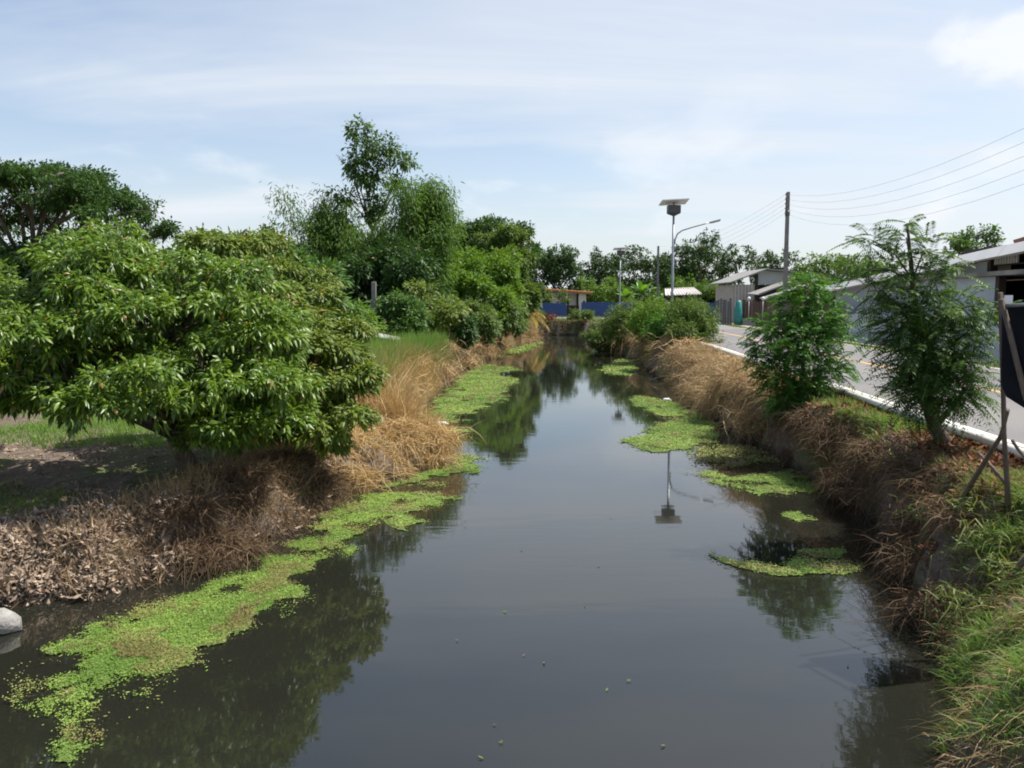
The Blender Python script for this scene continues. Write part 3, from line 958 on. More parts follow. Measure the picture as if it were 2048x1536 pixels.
P1 = Vector((16.7, 50.8, 1.2)); P2 = Vector((17.2, 98, 1.2)); P3 = Vector((9.6, 172, 1.2)); P0 = Vector((13.2, 8.0, 1.2))
power_pole(P1, 8.4, 'tall grey concrete power pole rising behind the dense green sapling')
power_pole(P2, 8.3, 'thin far power pole between banana plants and solar lamp')
power_pole(P3, 8.3, 'tiny distant pole standing behind the orange edged roof', False)
for k in range(5):
    z = 8.4 - .15 - k * .28 + 1.2
    for (a, c, sag) in ((P1, P0, 1.75 + .12 * k), (P1, P2, 0.9 + .1 * k)):
        pts = []
        for i in range(15):
            t = i / 14
            q = a.lerp(c, t)
            pts.append((q.x - .14, q.y, z - 4 * sag * t * (1 - t)))
        near = c is P0
        o = MB().tube(pts, .0045 if near else .005, 5).build('power_wire', M['wire'])
        nm = ('top', 'second', 'third', 'fourth', 'lowest')[k]
        tag(o, nm + ' of the five wires running from the tall pole ' + ('over the roadside house' if near else 'to the far pole'), 'wire', 'overhead wires')

# concrete post and pale sheet in the left bank grass
p = at(748, 668, 34.0)
m = MB().box((-.085, -.085, -.4), (.085, .085, 2.45), bevel=.015)
m.v = [(x + 0.012 * z, y, z) for x, y, z in m.v]
tag(m.build('concrete_post', M['concrete_pole'], None, (p.x, 34.0, 1.35)), 'weathered grey concrete post standing in the left bank grass', 'post')
p = at(776, 676, 31.5)
root = empty('sheet_cover', (p.x, 31.5, 0.8)); tag(root, 'pale tilted sheet cover beside the concrete post in the grass', 'cover')
zz = p.z - 0.8
MB().slab([(-.52, -.35, zz + .10), (.52, -.35, zz - .10), (.55, .5, zz - .02), (-.5, .5, zz + .18)], .05).build('sheet', M['pale_board'], root)
for x, y in ((-.45, -.25), (.45, -.25), (-.42, .4), (.46, .4)):
    MB().tube([(x, y, -.1), (x, y, zz - .12 * (x / .45) * .7 - .06)], .03, 6).build('leg', M['pole_wood'], root)


# black board on rough poles at the near right verge
def build_board():
    root = empty('roadside_board', (4.6, 7.1, 1.2))
    tag(root, 'black signboard back propped on rough poles at the right frame edge', 'signboard')
    o = Vector(root.location)
    A, B, C_, D = at(2006, 612, 7.1), at(2150, 602, 6.6), at(2150, 880, 6.6), at(2004, 770, 7.1)
    E = at(2015, 795, 7.08)
    th = Vector((0.02, 0.05, 0))
    q = [A - o, B - o, C_ - o, E - o, D - o]
    MB().add(q + [p + th for p in q], [(0, 4, 3, 2, 1), (5, 6, 7, 8, 9), (0, 1, 6, 5), (1, 2, 7, 6), (2, 3, 8, 7), (3, 4, 9, 8), (4, 0, 5, 9)]).build('board', M['board_black'], root)
    MB().tube([at(2003, 612, 7.02) - o, at(2150, 603, 6.5) - o], .018, 6).build('top_rail', M['galv'], root)
    MB().tube([at(2003, 598, 7.0) - o, at(2050, 790, 6.95) - o, at(2092, 960, 6.9) - o], [.022, .024, .026], 8).build('brace', M['pole_wood'], root)
    MB().tube([at(2001, 585, 7.22) - o, at(2004, 700, 7.25) - o, at(2007, 800, 7.3) - o, at(2008, 866, 7.32) - o, at(2014, 960, 7.35) - o, at(2016, 1010, 7.35) - o], [.020, .021, .021, .021, .024, .027], 8).build('post', M['pole_wood'], root)
    a = at(2016, 600, 7.05) - o
    MB().box((a.x - .03, a.y - .01, a.z - .045), (a.x + .035, a.y + .01, a.z + .04)).build('tag', M['plastic_white'], root)


build_board()


def stick(label, pts, radii, mat='pole_wood', name='wooden_pole', grp=None):
    p0 = Vector(pts[0])
    tag(MB().tube([Vector(p) - p0 for p in pts], radii, 8).build(name, M[mat], None, p0), label, 'pole', grp)


g0 = on(1835, 1140, 0.0)
stick('long bare pole leaning from the canal edge up to the black board', [g0 + Vector((-.03, .1, -.25)), g0.lerp(at(2002, 872, 7.4), .35) + Vector((.01, 0, .02)), g0.lerp(at(2002, 872, 7.4), .7), at(2002, 872, 7.4), at(2016, 820, 7.2)], [.030, .028, .024, .020, .016])
stick('short bare pole lying down the near right bank', [at(1968, 1215, 6.9), at(2012, 1165, 6.7), at(2075, 1085, 6.5)], [.03, .028, .026])
stick('short leaning branch propped against the post foot below the board', [at(1955, 905, 7.9), at(1985, 935, 7.75), at(2018, 975, 7.55)], [.014, .017, .02])
stick('thin crooked stick below the black board slanting right', [at(2024, 880, 7.3), at(2036, 898, 7.25), at(2075, 945, 7.1), at(2110, 985, 7.0)], [.015, .014, .013, .013])


# ------------------------------------------------------------------ foliage generators
Z3 = np.array([0, 0, 1.0])


def leaf_arrays(P, A, L, W, tint, fold=0.25, droop=0.15, r=rng, flat=False):
    """one small blade per row: base P, axis A; returns verts, tris, tint"""
    n = len(P)
    A = unit(A)
    up = unit(Z3 + r.normal(0, 0.45, (n, 3)))
    S = unit(np.cross(A, up)); Nn = np.cross(S, A)
    L = np.broadcast_to(L, (n,))[:, None]; W = np.broadcast_to(W, (n,))[:, None]
    tip = P + A * L - Z3 * L * droop
    if flat:
        mid = P + A * L * 0.45
        V = np.stack([P, mid + S * W * .5, tip, mid - S * W * .5], 1)
        T = np.array([[0, 1, 2], [0, 2, 3]])
    else:
        mid = P + A * L * .5 + Nn * L * .05
        q = P + A * L * .42
        V = np.stack([P, mid, tip, q + S * W * .5 - Nn * W * fold, q - S * W * .5 - Nn * W * fold], 1)
        T = np.array([[0, 3, 1], [1, 3, 2], [0, 1, 4], [1, 2, 4]])
    k = V.shape[1]
    tris = (np.arange(n) * k)[:, None, None] + T[None]
    return V.reshape(-1, 3), tris.reshape(-1, 3), np.repeat(tint, k)


def join(parts):
    vs, ts, tn, o = [], [], [], 0
    for v, t, c in parts:
        vs.append(v); ts.append(t + o); tn.append(c); o += len(v)
    return np.concatenate(vs), np.concatenate(ts), np.concatenate(tn)


def sphere_dirs(n, r):
    return unit(r.normal(size=(n, 3)))


def crown(clumps, n_tufts, per, L, W, tuft, r, spread=0.7, out=1.0, down=0.35, inner=0.15, flat=False, hi=0.0, vjit=1.0, clear=0.55, lowcut=0.0, tint_noise=0.5, droop=0.2, dead=.002):
    """leaves in tufts spread through the shell of a set of ellipsoids"""
    C = np.array([c[:3] for c in clumps], float); R = np.array([c[3:6] for c in clumps], float)
    w = (R[:, 0] * R[:, 1] + R[:, 0] * R[:, 2] + R[:, 1] * R[:, 2]); w = w / w.sum()
    k = r.choice(len(C), int(n_tufts * 3.4), p=w)
    U = sphere_dirs(len(k), r)
    rad = np.where(r.random(len(k)) < inner, r.uniform(.2, .8, len(k)), r.uniform(.80, 1.06, len(k)))
    rad = rad * (1 + 0.16 * r.normal(size=len(k)) * vjit * 0.6)
    P = C[k] + U * R[k] * rad[:, None]
    keep = np.ones(len(k), bool)
    for j in range(len(C)):
        q = np.linalg.norm((P - C[j]) / R[j], axis=1)
        keep &= ~((q < clear) & (k != j))
    if lowcut > 0:
        keep &= (U[:, 2] > (-0.35 if lowcut < .9 else 0.0)) | (r.random(len(k)) > lowcut)
    P, U, k = P[keep][:n_tufts], U[keep][:n_tufts], k[keep][:n_tufts]
    nrm = unit(U / R[k])
    n = len(P)
    tb = r.random(n)                       # each shoot has its own age
    PP = np.repeat(P, per, 0) + r.normal(0, tuft * 0.45, (n * per, 3))
    NN = np.repeat(nrm, per, 0)
    jit = r.normal(0, 1, (n * per, 3))
    A = NN * out + unit(jit) * spread * 1.5 - Z3 * down
    PP = np.repeat(P, per, 0) + unit(jit) * tuft * r.uniform(.05, .55, (n * per, 1)) + NN * tuft * r.uniform(-.5, .5, (n * per, 1))
    Lr = L * r.uniform(.5, 1.3, n * per)
    t = np.clip(np.repeat(tb, per) * tint_noise + r.random(n * per) * (1 - tint_noise) + hi, 0, 1)
    t = np.where(r.random(n * per) < dead * (1 + 8 * (np.repeat(r.random(n), per) < .03)), 2.0, t)
    return leaf_arrays(PP, A, Lr, W * Lr / L, t, r=r, flat=flat, droop=droop), P


def sub(clumps, k, f, seed, flatz=1.0, up=.25, lo=.7, hi=1.0):
    """break each lobe of a crown into smaller shoots-bearing lobes on its shell"""
    r_ = np.random.default_rng(seed)
    out = []
    for c in clumps:
        c = np.array(c)
        for _ in range(k):
            u = sphere_dirs(1, r_)[0]; u[2] = u[2] * .85 + up * r_.random()
            q = r_.uniform(.7, 1.25) * f
            out.append(tuple(c[:3] + u * c[3:] * r_.uniform(lo, hi)) + tuple(c[3:] * q * np.array([1, 1, flatz])))
    return out


def wood(base, clumps, r0, r, lean=None, twigs=4, rmin=0.012, start=0.35):
    b = MB()
    base = Vector(base)
    C = [Vector(c[:3]) for c in clumps]
    cen = sum(C, Vector()) / len(C)
    low = min(c[2] - c[5] for c in clumps)
    fork = base.lerp(cen, start) if lean is None else Vector(lean)
    mid = base.lerp(fork, .5) + Vector((r.normal(0, .04), r.normal(0, .04), 0)) * (fork - base).length
    b.tube([base - Vector((0, 0, .25)), base + Vector((0, 0, .05)), mid, fork], [r0 * 1.5, r0 * 1.15, r0 * .95, r0 * .8], 9)
    for c, cl in zip(C, clumps):
        d = c - fork
        m1 = fork + d * .45 + Vector((r.normal(0, .08), r.normal(0, .08), r.normal(.06, .06))) * d.length
        rr = r0 * .5
        b.tube([fork - d.normalized() * r0 * .3, m1, c], [rr, rr * .7, max(rr * .4, rmin)], 7)
        for _ in range(twigs):
            u = sphere_dirs(1, r)[0]; u[2] = abs(u[2]) * .8
            e = c + Vector(u * np.array(cl[3:6]) * .9)
            s = m1.lerp(c, r.uniform(.3, 1.0))
            b.tube([s, s.lerp(e, .5) + Vector((0, 0, .05 * (e - s).length)), e], [max(rr * .38, rmin), max(rr * .25, rmin * .8), rmin * .6], 5, cap=False)
    return b


def tree(name, label, base, clumps, n_tufts, per, L, W, tuft, mat, trunk_r=.12, bark='bark', seed=1, cat='tree', group=None, lean=None, twigs=4, start=0.35, extra=None, split=None, **kw):
    r = np.random.default_rng(seed)
    base = Vector(base)
    root = empty(name, base)
    tag(root, label, cat, group)
    loc = np.array(base)
    lobes = sub(clumps, split[0], split[1], seed + 500, *split[2:]) if split else clumps
    (V, T, c), tips = crown(lobes, n_tufts, per, L, W, tuft, r, **kw)
    if extra: V, T, c = join([(V, T, c)] + extra)
    link('crown', tri_mesh('crown', V - loc, T, c), M[mat], root)
    w = wood(base, clumps, trunk_r, r, lean, twigs, start=start)
    w.v = [tuple(Vector(p) - base) for p in w.v]
    w.build('trunk', M[bark], root)
    return root


def cl(u, v, d, rx, rz=None, ry=None):
    p = at(u, v, d)
    rz = rx if rz is None else rz
    ry = rx if ry is None else ry
    return (p.x, p.y, p.z, rx, ry, rz)


def gz(x, y): return float(height(np.array([x]), np.array([y]))[0])


def foot(x, y): return (x, y, gz(x, y))


def blades(P, D, L, W, droop, tint, r, seg=3, kink=0.0):
    n = len(P)
    D = unit(D)
    S = unit(np.cross(D, unit(r.normal(size=(n, 3)))))
    L = np.broadcast_to(L, (n,))[:, None]; W = np.broadcast_to(W, (n,))[:, None]; dr = np.broadcast_to(droop, (n,))[:, None]
    rows = []
    bend = np.zeros((n, 3))
    for k in range(seg):
        t = k / seg
        if kink and k: bend = bend + r.normal(0, kink, (n, 3)) * L
        p = P + D * L * t - Z3 * dr * L * t * t + bend
        w = W * (1 - t * .75) * .5
        rows += [p + S * w, p - S * w]
    rows.append(P + D * L - Z3 * dr * L + bend * 1.4)
    V = np.stack(rows, 1)
    T = []
    for k in range(seg - 1):
        o = 2 * k
        T += [[o, o + 1, o + 3], [o, o + 3, o + 2]]
    T.append([2 * seg - 2, 2 * seg - 1, 2 * seg])
    k = V.shape[1]
    tris = (np.arange(n) * k)[:, None, None] + np.array(T)[None]
    return V.reshape(-1, 3), tris.reshape(-1, 3), np.repeat(tint, k)


# ------------------------------------------------------------------ trees of the left bank
tree('fruit_tree', 'broad glossy green fruit tree overhanging the left bank, nearest of all trees', foot(-4.5, 11.4),
     [cl(330, 640, 11, 1.1, 1.0), cl(150, 690, 10.6, 1.0, .9), cl(235, 570, 11.4, .8, .6), cl(90, 770, 10.0, .8, .6), cl(400, 770, 10.2, 1.05, .75), cl(300, 790, 9.7, .8, .45),
      cl(-70, 740, 10.6, 1.0, .9), cl(490, 700, 10.9, .85, .8), cl(205, 485, 11.6, .5, .38), cl(150, 560, 11.2, .6, .5), cl(515, 860, 10.3, .65, .42), cl(430, 865, 10.1, .55, .4), cl(20, 800, 10.2, .7, .45), cl(400, 590, 11.3, .6, .5)],
     3700, 16, .110, .042, .12, 'longan', .13, seed=11, down=.55, spread=.62, out=.75, inner=.06, clear=.70, droop=.3, start=.3, lowcut=.93, split=(10, .42, .62), twigs=8, tint_noise=.6, dead=.008)
tree('fruit_tree', 'olive tinted fruit tree close behind and right of the nearest glossy tree', foot(-3.3, 13.6),
     [cl(560, 620, 13.0, 1.0, .9), cl(480, 560, 13.6, .9, .7), cl(620, 720, 12.6, .75, .85), cl(580, 840, 12.0, .8, .6), cl(655, 850, 11.8, .5, .5), cl(540, 740, 12.3, .9, .8), cl(640, 630, 13.2, .45, .7), cl(650, 760, 12.3, .6, .6)],
     3100, 16, .112, .042, .12, 'longan_olive', .12, seed=12, down=.55, spread=.62, out=.75, inner=.06, clear=.70, droop=.3, start=.3, lowcut=.93, split=(10, .42, .62), twigs=8, tint_noise=.6, dead=.008)
tree('fruit_tree', 'rounded darker green fruit tree rising behind the two near fruit trees', foot(-6.6, 20.5),
     [cl(430, 575, 20, 1.4, .95), cl(530, 580, 20, 1.4, .95), cl(640, 650, 20, .8, 1.2), cl(600, 605, 20, 1.0, 1.0), cl(370, 610, 20, 1.1, .9)],
     1700, 13, .20, .07, .22, 'mango', .14, seed=13, down=.4, inner=.1, split=(8, .38))
tree('fruit_tree', 'bright leafy fruit tree cut by the left frame edge', foot(-8.9, 12.8),
     [cl(-40, 650, 12.5, .75, .75), cl(-60, 740, 12.3, .9, .8), cl(-130, 640, 12.8, 1.1, 1.1)],
     1300, 16, .11, .042, .14, 'longan', .1, seed=14, down=.3, droop=.22, hi=.1, split=(8, .38))

# wide umbrella tree on the far left
d = 46
tree('rain_tree', 'wide umbrella shaped dark tree at the far left with bare forked limbs', foot(-29.5, 47),
     [cl(20, 345, d, 3.6, .55), cl(115, 348, d - 1, 2.6, .6), cl(-90, 345, d, 3.2, .7), cl(160, 375, d - 2, 2.2, .5), cl(200, 402, d - 2, 2.2, .45), cl(245, 425, d - 3, 1.9, .45), cl(60, 385, d - 3, 2.8, .5), cl(300, 458, d - 3, 1.2, .35), cl(-20, 400, d - 2, 2.2, .5),
      cl(130, 410, d + 2, 1.6, .3), cl(325, 470, d - 3, .6, .22), cl(200, 440, d + 3, 1.2, .25), cl(60, 440, d + 3, 2.0, .3), cl(-40, 455, d + 2, 2.0, .4), cl(150, 475, d + 4, 1.6, .3), cl(270, 480, d + 3, 1.2, .3)],
     3000, 14, .24, .10, .42, 'rain', .30, seed=21, flat=True, down=.05, spread=.6, out=.4, inner=.2, lowcut=.3, twigs=5, start=.5, clear=.2, split=(6, .42), vjit=2)
tree('dark_tree', 'dark dense tree standing under the umbrella crown at the left', foot(-27, 44),
     [cl(50, 545, 44, 2.6, 1.3), cl(180, 560, 44, 2.4, 1.3), cl(-40, 560, 43, 2.6, 1.9), cl(70, 625, 43, 3.2, 1.6), cl(260, 540, 45, 1.5, .8), cl(320, 590, 44, 2.0, 1.3), cl(120, 500, 45, 1.6, .6), cl(10, 500, 45, 1.8, .6), cl(230, 505, 45, 1.4, .5), cl(330, 545, 45, 1.0, .6)],
     2600, 13, .27, .12, .42, 'dark', .25, seed=22, split=(8, .38), flat=True, down=.2, inner=.15, vjit=1.5)
# tall slender tree, bamboo and dark evergreens
tree('slender_tree', 'tall slender airy tree rising above the bamboo clumps', foot(at(745, 600, 46).x, 46),
     [cl(735, 300, 46, 1.0, .8), cl(715, 262, 46, .55, .55), cl(775, 300, 46, .85, .65), cl(812, 325, 46, .55, .4), cl(700, 325, 46, .5, .35), cl(735, 350, 46, .95, .7), cl(745, 410, 46, .8, .8), cl(690, 395, 46, .7, .5), cl(790, 360, 46, .4, .3), cl(735, 250, 46, .22, .3)],
     480, 11, .24, .11, .40, 'slender', .10, 'bark_pale', seed=23, flat=True, down=.45, inner=.4, vjit=2.2, start=.62, clear=.2)


def bamboo(name, label, x, y, n_culm, h, spread_, n_leaf, seed, lean=(0, 0), mat='bamboo'):
    r = np.random.default_rng(seed)
    base = Vector(foot(x, y))
    root = empty(name, base); tag(root, label, 'bamboo', 'bamboo clumps on the left bank')
    P, A = [], []
    for k in range(n_culm):
        an = r.uniform(0, 2 * math.pi)
        s = spread_ * math.sqrt(r.random())
        b0 = np.array([math.cos(an) * s * .35, math.sin(an) * s * .35, -.1])
        hh = h * r.uniform(.62, 1.0)
        tip = b0 + np.array([math.cos(an) * s + lean[0] * r.uniform(.5, 1), math.sin(an) * s + lean[1], hh])
        ctrl = b0 + np.array([math.cos(an) * s * .2, math.sin(an) * s * .2, hh * .75])
        t = np.linspace(0, 1, 9)[:, None]
        C = (1 - t) ** 2 * b0 + 2 * t * (1 - t) * ctrl + t ** 2 * tip
        MB().tube([Vector(c) for c in C], list(np.linspace(.045, .012, 9)), 6).build('culm', M['culm'], root)
        m = n_leaf // n_culm
        tt = r.beta(2.6, 1.5, m)[:, None]
        Q = (1 - tt) ** 2 * b0 + 2 * tt * (1 - tt) * ctrl + tt ** 2 * tip
        o = r.normal(0, 1, (m, 3)) * np.array([.55, .55, .38]) * (1.15 - .55 * tt)
        P.append(Q + o); A.append(o * .6 + r.normal(0, .5, (m, 3)) - Z3 * .55)
    P, A = np.concatenate(P), np.concatenate(A)
    n = len(P)
    V, T, c = leaf_arrays(P, A, .27 * r.uniform(.7, 1.3, n), .06, r.random(n), flat=True, r=r, droop=.25)
    link('foliage', tri_mesh('foliage', V, T, c), M[mat], root)


bamboo('bamboo_clump', 'left feathery bamboo clump with thin bare culms below', at(640, 600, 45).x, 45, 18, 8.4, 1.5, 14000, 31)
bamboo('bamboo_clump', 'right feathery bamboo clump, brightest and densest below the slender tree', at(835, 600, 43).x, 43, 24, 8.4, 1.45, 24000, 32, (.3, 0))
bamboo('bamboo_clump', 'middle feathery bamboo clump half hidden between the other two', at(745, 600, 44.5).x, 44.5, 16, 6.8, 1.5, 14000, 33)
tree('dark_tree', 'dark evergreen tree below the bamboo beside the concrete post', foot(at(790, 600, 40).x, 40),
     [cl(700, 560, 40, 1.6, 1.3), cl(790, 560, 40, 1.9, 1.5), cl(740, 610, 39, 1.9, 1.4), cl(660, 610, 40, 1.4, 1.3), cl(830, 600, 39, 1.3, 1.2), cl(680, 650, 38, 1.6, 1.0)],
     2400, 13, .24, .11, .38, 'dark', .16, seed=24, split=(8, .38), flat=True, down=.3, inner=.2)
d = 86
tree('rain_tree', 'flat topped spreading tree in the middle distance behind the vine bushes', foot(at(985, 600, d).x, d),
     [cl(975, 468, d, 3.6, 1.1), cl(925, 480, d, 2.3, 1.0), cl(1025, 480, d, 2.2, 1.2), cl(960, 510, d, 4.0, 1.6), cl(1040, 520, d, 2.2, 1.6), cl(900, 510, d, 1.8, 1.6)],
     2200, 12, .36, .17, .55, 'rain', .35, seed=25, split=(7, .4), flat=True, down=.05, inner=.25, hi=.1)
tree('vine_bush', 'bright green vine covered thicket sloping to the water right of the bamboo', foot(at(930, 600, 50).x, 50),
     [cl(900, 545, 52, 1.7, 1.7), cl(950, 560, 51, 1.9, 1.7), cl(985, 540, 53, 1.4, 1.8), cl(900, 600, 48, 2.0, 1.5), cl(970, 610, 48, 1.8, 1.4), cl(930, 640, 46, 1.6, .9), cl(1005, 590, 51, 1.1, 1.6)],
     3000, 13, .23, .13, .35, 'vine', .14, seed=26, split=(8, .38), flat=True, down=.3, inner=.15, cat='bush')
tree('vine_tree', 'leafy vine wrapped tree at the tip of the left bank', foot(at(1025, 600, 57).x, 57),
     [cl(1020, 490, 57, 1.3, 1.2), cl(1035, 530, 57, 1.2, 1.2), cl(1015, 570, 57, 1.1, 1.3), cl(1035, 610, 56, 1.2, 1.2), cl(985, 490, 58, .9, .7)],
     1700, 13, .25, .13, .38, 'bush', .16, seed=27, split=(7, .4), flat=True, down=.35, inner=.15)
for k, (u, v, d, rr, lab, mt) in enumerate(((800, 645, 34.5, .95, 'leafy young fruit shrub right of the concrete post', 'mango'), (860, 625, 36, 1.15, 'tall olive young fruit shrub in the middle of the bank row', 'longan_olive'),
                                            (905, 655, 37, .9, 'round dark shrub at the straw edge below the vine thicket', 'dark'), (1000, 630, 47, 1.25, 'dark green shrub at the foot of the vine wrapped tree', 'bush'),
                                            (705, 660, 33, .85, 'light green low shrub left of the concrete post', 'vine'), (960, 655, 42, 1.0, 'small green shrub between straw clumps of the left bank', 'bush'))):
    p = at(u, v, d)
    tree('bank_shrub', lab, foot(p.x, d), [cl(u, v, d, rr, rr * .9), cl(u - 14, v - 20, d, rr * .7, rr * .7), cl(u + 16, v + 12, d - .3, rr * .7, rr * .6)],
         520, 13, .20, .075, .25, mt, .06, seed=40 + k, split=(7, .42), cat='shrub', group='shrubs along the left bank', down=.4)


# ------------------------------------------------------------------ palms and bananas
def frond(base, az, el, L, leaf_l, r, n=26, droop=.7, w=.055, tintv=.5):
    a = np.array([math.cos(az) * math.cos(el), math.sin(az) * math.cos(el), math.sin(el)])
    t = np.linspace(.12, 1, n)[:, None]
    Q = np.array(base) + a * L * t - Z3 * droop * L * t * t
    tg = unit(a * L - 2 * Z3 * droop * L * t)
    s = unit(np.cross(tg, Z3 + 1e-3))
    parts = []
    for sg in (-1, 1):
        A = s * sg * .8 + tg * .55 - Z3 * .35
        ll = leaf_l * (1 - .55 * np.abs(t[:, 0] - .35) / .65)
        parts.append(leaf_arrays(Q, A, ll, w, np.full(n, tintv) + r.uniform(-.2, .2, n), flat=True, r=r, droop=.3))
    S = np.cross(tg, s) * .0 + s * .02
    tube_pts = [Vector(np.array(base))] + [Vector(q) for q in Q[::4]]
    return parts, tube_pts


def palm(name, label, x, y, h, L, nf, seed, mat, dry=0, els=(-.1, 1.2), trunk=.13, leaf_l=.75):
    r = np.random.default_rng(seed)
    base = Vector(foot(x, y)); root = empty(name, base); tag(root, label, 'palm')
    MB().tube([(0, 0, -.2), (.05, 0, h * .5), (0, .05, h)], [trunk * 1.4, trunk, trunk * .8], 9).build('trunk', M['bark_pale'], root)
    for k in range(nf):
        az = k * 2.4 + r.uniform(-.3, .3)
        el = els[0] + (els[1] - els[0]) * ((k + .5) / nf)
        isdry = k < dry
        parts, tp = frond((0, 0, h), az, el, L * r.uniform(.85, 1.1), leaf_l, r, droop=.55 if not isdry else .75, tintv=.5)
        V, T, c = join(parts)
        m = M['palm_dry'] if isdry else M[mat]
        f = link('frond', tri_mesh('frond', V, T, c), m, root)
        MB().tube(tp, list(np.linspace(.035, .01, len(tp))), 5).build('rachis', m, f)


palm('small_palm', 'small palm with yellowing drooping fronds at the canal bend', 0.9, 61.5, 1.4, 2.1, 20, 51, 'palm', dry=9, els=(.1, 1.4))
palm('coconut_palm', 'green young coconut palm right of the far lamp post', at(1308, 600, 87).x, 87, 1.3, 3.1, 15, 52, 'palm', els=(.3, 1.4), leaf_l=.9)


def banana(label, u, v, d, h, seed):
    r = np.random.default_rng(seed)
    p = at(u, v, d); base = Vector(foot(p.x, d)); root = empty('banana_plant', base); tag(root, label, 'banana plant', 'banana plants beyond the blue fence')
    MB().tube([(0, 0, -.2), (.03, 0, h * .3), (0, 0, h * .55)], [.15, .12, .08], 8).build('stem', M['culm'], root)
    for k in range(8):
        az = k * 2.4 + r.uniform(-.3, .3); el = .75 + .6 * k / 8
        L = h * .55 * r.uniform(.85, 1.1)
        a = np.array([math.cos(az) * math.cos(el), math.sin(az) * math.cos(el), math.sin(el)])
        s = unit(np.cross(a, Z3)[None])[0]
        n = 9
        vs, ts = [], []
        for i in range(n):
            t = i / (n - 1)
            c = np.array([0, 0, h * .5]) + a * L * t - Z3 * .45 * L * t * t
            w = .33 * math.sin(math.pi * min(1, .08 + t * .92)) ** .6 + .02
            vs += [c - s * w - Z3 * w * .25, c, c + s * w - Z3 * w * .25]
        for i in range(n - 1):
            o = 3 * i
            ts += [[o, o + 1, o + 4], [o, o + 4, o + 3], [o + 1, o + 2, o + 5], [o + 1, o + 5, o + 4]]
        link('leaf', tri_mesh('leaf', np.array(vs), np.array(ts), np.full(len(vs), r.uniform(0, 1))), M['banana'], root)


banana('left banana plant right beside the far lamp post', 1252, 590, 100, 4.2, 61)
banana('tallest bright banana plant between lamp post and coconut palm', 1284, 585, 102, 5.6, 62)
banana('small banana plant at the right of the coconut palm', 1330, 590, 101, 3.8, 63)

# ------------------------------------------------------------------ far trees
FT = [(1105, 545, 118, 'broad far tree behind the orange edged roof', [(1090, 515, 3.6, 2.0), (1130, 525, 2.6, 2.0), (1070, 545, 3, 2.6), (1140, 555, 2.2, 2.4), (1105, 560, 3, 2.6)], 'far'),
      (1195, 550, 122, 'narrow pointed far tree left of the smaller lamp post', [(1195, 520, 1.4, 1.8), (1185, 545, 2.0, 1.8), (1215, 550, 1.9, 1.8), (1200, 580, 2.6, 2.0)], 'far'),
      (1265, 560, 125, 'spreading far tree behind the smaller lamp post', [(1240, 530, 2.4, 1.6), (1275, 518, 2.8, 1.4), (1310, 530, 2.2, 1.6), (1260, 550, 3.4, 1.8)], 'far'),
      (1400, 550, 120, 'largest rounded far tree just right of the taller solar lamp', [(1395, 492, 3.2, 2.0), (1440, 510, 2.6, 2.2), (1355, 520, 3.0, 2.2), (1400, 540, 4.2, 2.8), (1465, 545, 2.0, 2.4), (1345, 555, 2.6, 2.4)], 'far'),
      (1508, 545, 118, 'small airy far tree above the gable roof', [(1505, 512, 1.6, 1.0), (1525, 520, 1.3, .9), (1490, 525, 1.2, .8)], 'far'),
      (1580, 560, 96, 'dark far tree just right of the tall pole', [(1560, 535, 2.6, 1.5), (1600, 540, 2.6, 1.5), (1530, 545, 1.8, 1.2)], 'far'),
      (1680, 560, 80, 'wide green tree mass behind the long plank fence', [(1640, 545, 2.2, 1.4), (1690, 540, 2.6, 1.4), (1740, 550, 2.0, 1.4), (1620, 575, 2.2, 1.4), (1780, 545, 2.0, 1.4)], 'far_bright'),
      (1940, 500, 62, 'round tree top showing above the roadside house roof', [(1925, 478, 1.0, .7), (1955, 472, 1.1, .75), (1975, 490, .8, .8), (1915, 495, .8, .7), (1940, 500, 1.2, .8)], 'mango'),
      (1160, 585, 112, 'bright bush right of the orange edged roof', [(1190, 590, 1.8, 1.6), (1215, 580, 2.0, 1.8), (1170, 575, 1.6, 1.4)], 'far_bright'),
      (1235, 590, 108, 'bright bush behind the left banana plant', [(1230, 585, 1.6, 1.5), (1260, 592, 1.8, 1.2)], 'far_bright'),
      (1340, 590, 106, 'bright bush between coconut palm and tile roof shed', [(1325, 588, 1.5, 1.2), (1355, 580, 1.8, 1.3), (1385, 575, 1.8, 1.2), (1415, 585, 1.6, 1.2)], 'far_bright'),
      (1100, 590, 103, 'green bush in front of the white house wall', [(1085, 592, 1.0, 1.2), (1125, 598, 1.1, .9), (1065, 585, 1.0, 1.2)], 'bush'),
      (1560, 580, 66, 'green bush beside the tall pole behind the fence', [(1600, 575, 1.3, 1.1), (1630, 580, 1.4, 1.1), (1585, 590, 1.0, .9)], 'bush'),
      (870, 560, 110, 'far dark tree glimpsed behind the bamboo', [(860, 540, 4, 3), (900, 560, 3.5, 2.6), (830, 570, 3.5, 2.6)], 'far'),
      (640, 570, 100, 'far dark tree seen between bamboo culms', [(620, 560, 3.5, 2.6), (680, 575, 3.5, 2.4), (560, 570, 3, 2)], 'far'),
      (535, 560, 60, 'pale thin tree top peeking over the dark fruit tree', [(535, 470, .55, .9), (520, 490, .5, .7), (550, 500, .6, .9), (530, 530, .9, 1.0)], 'slender')]
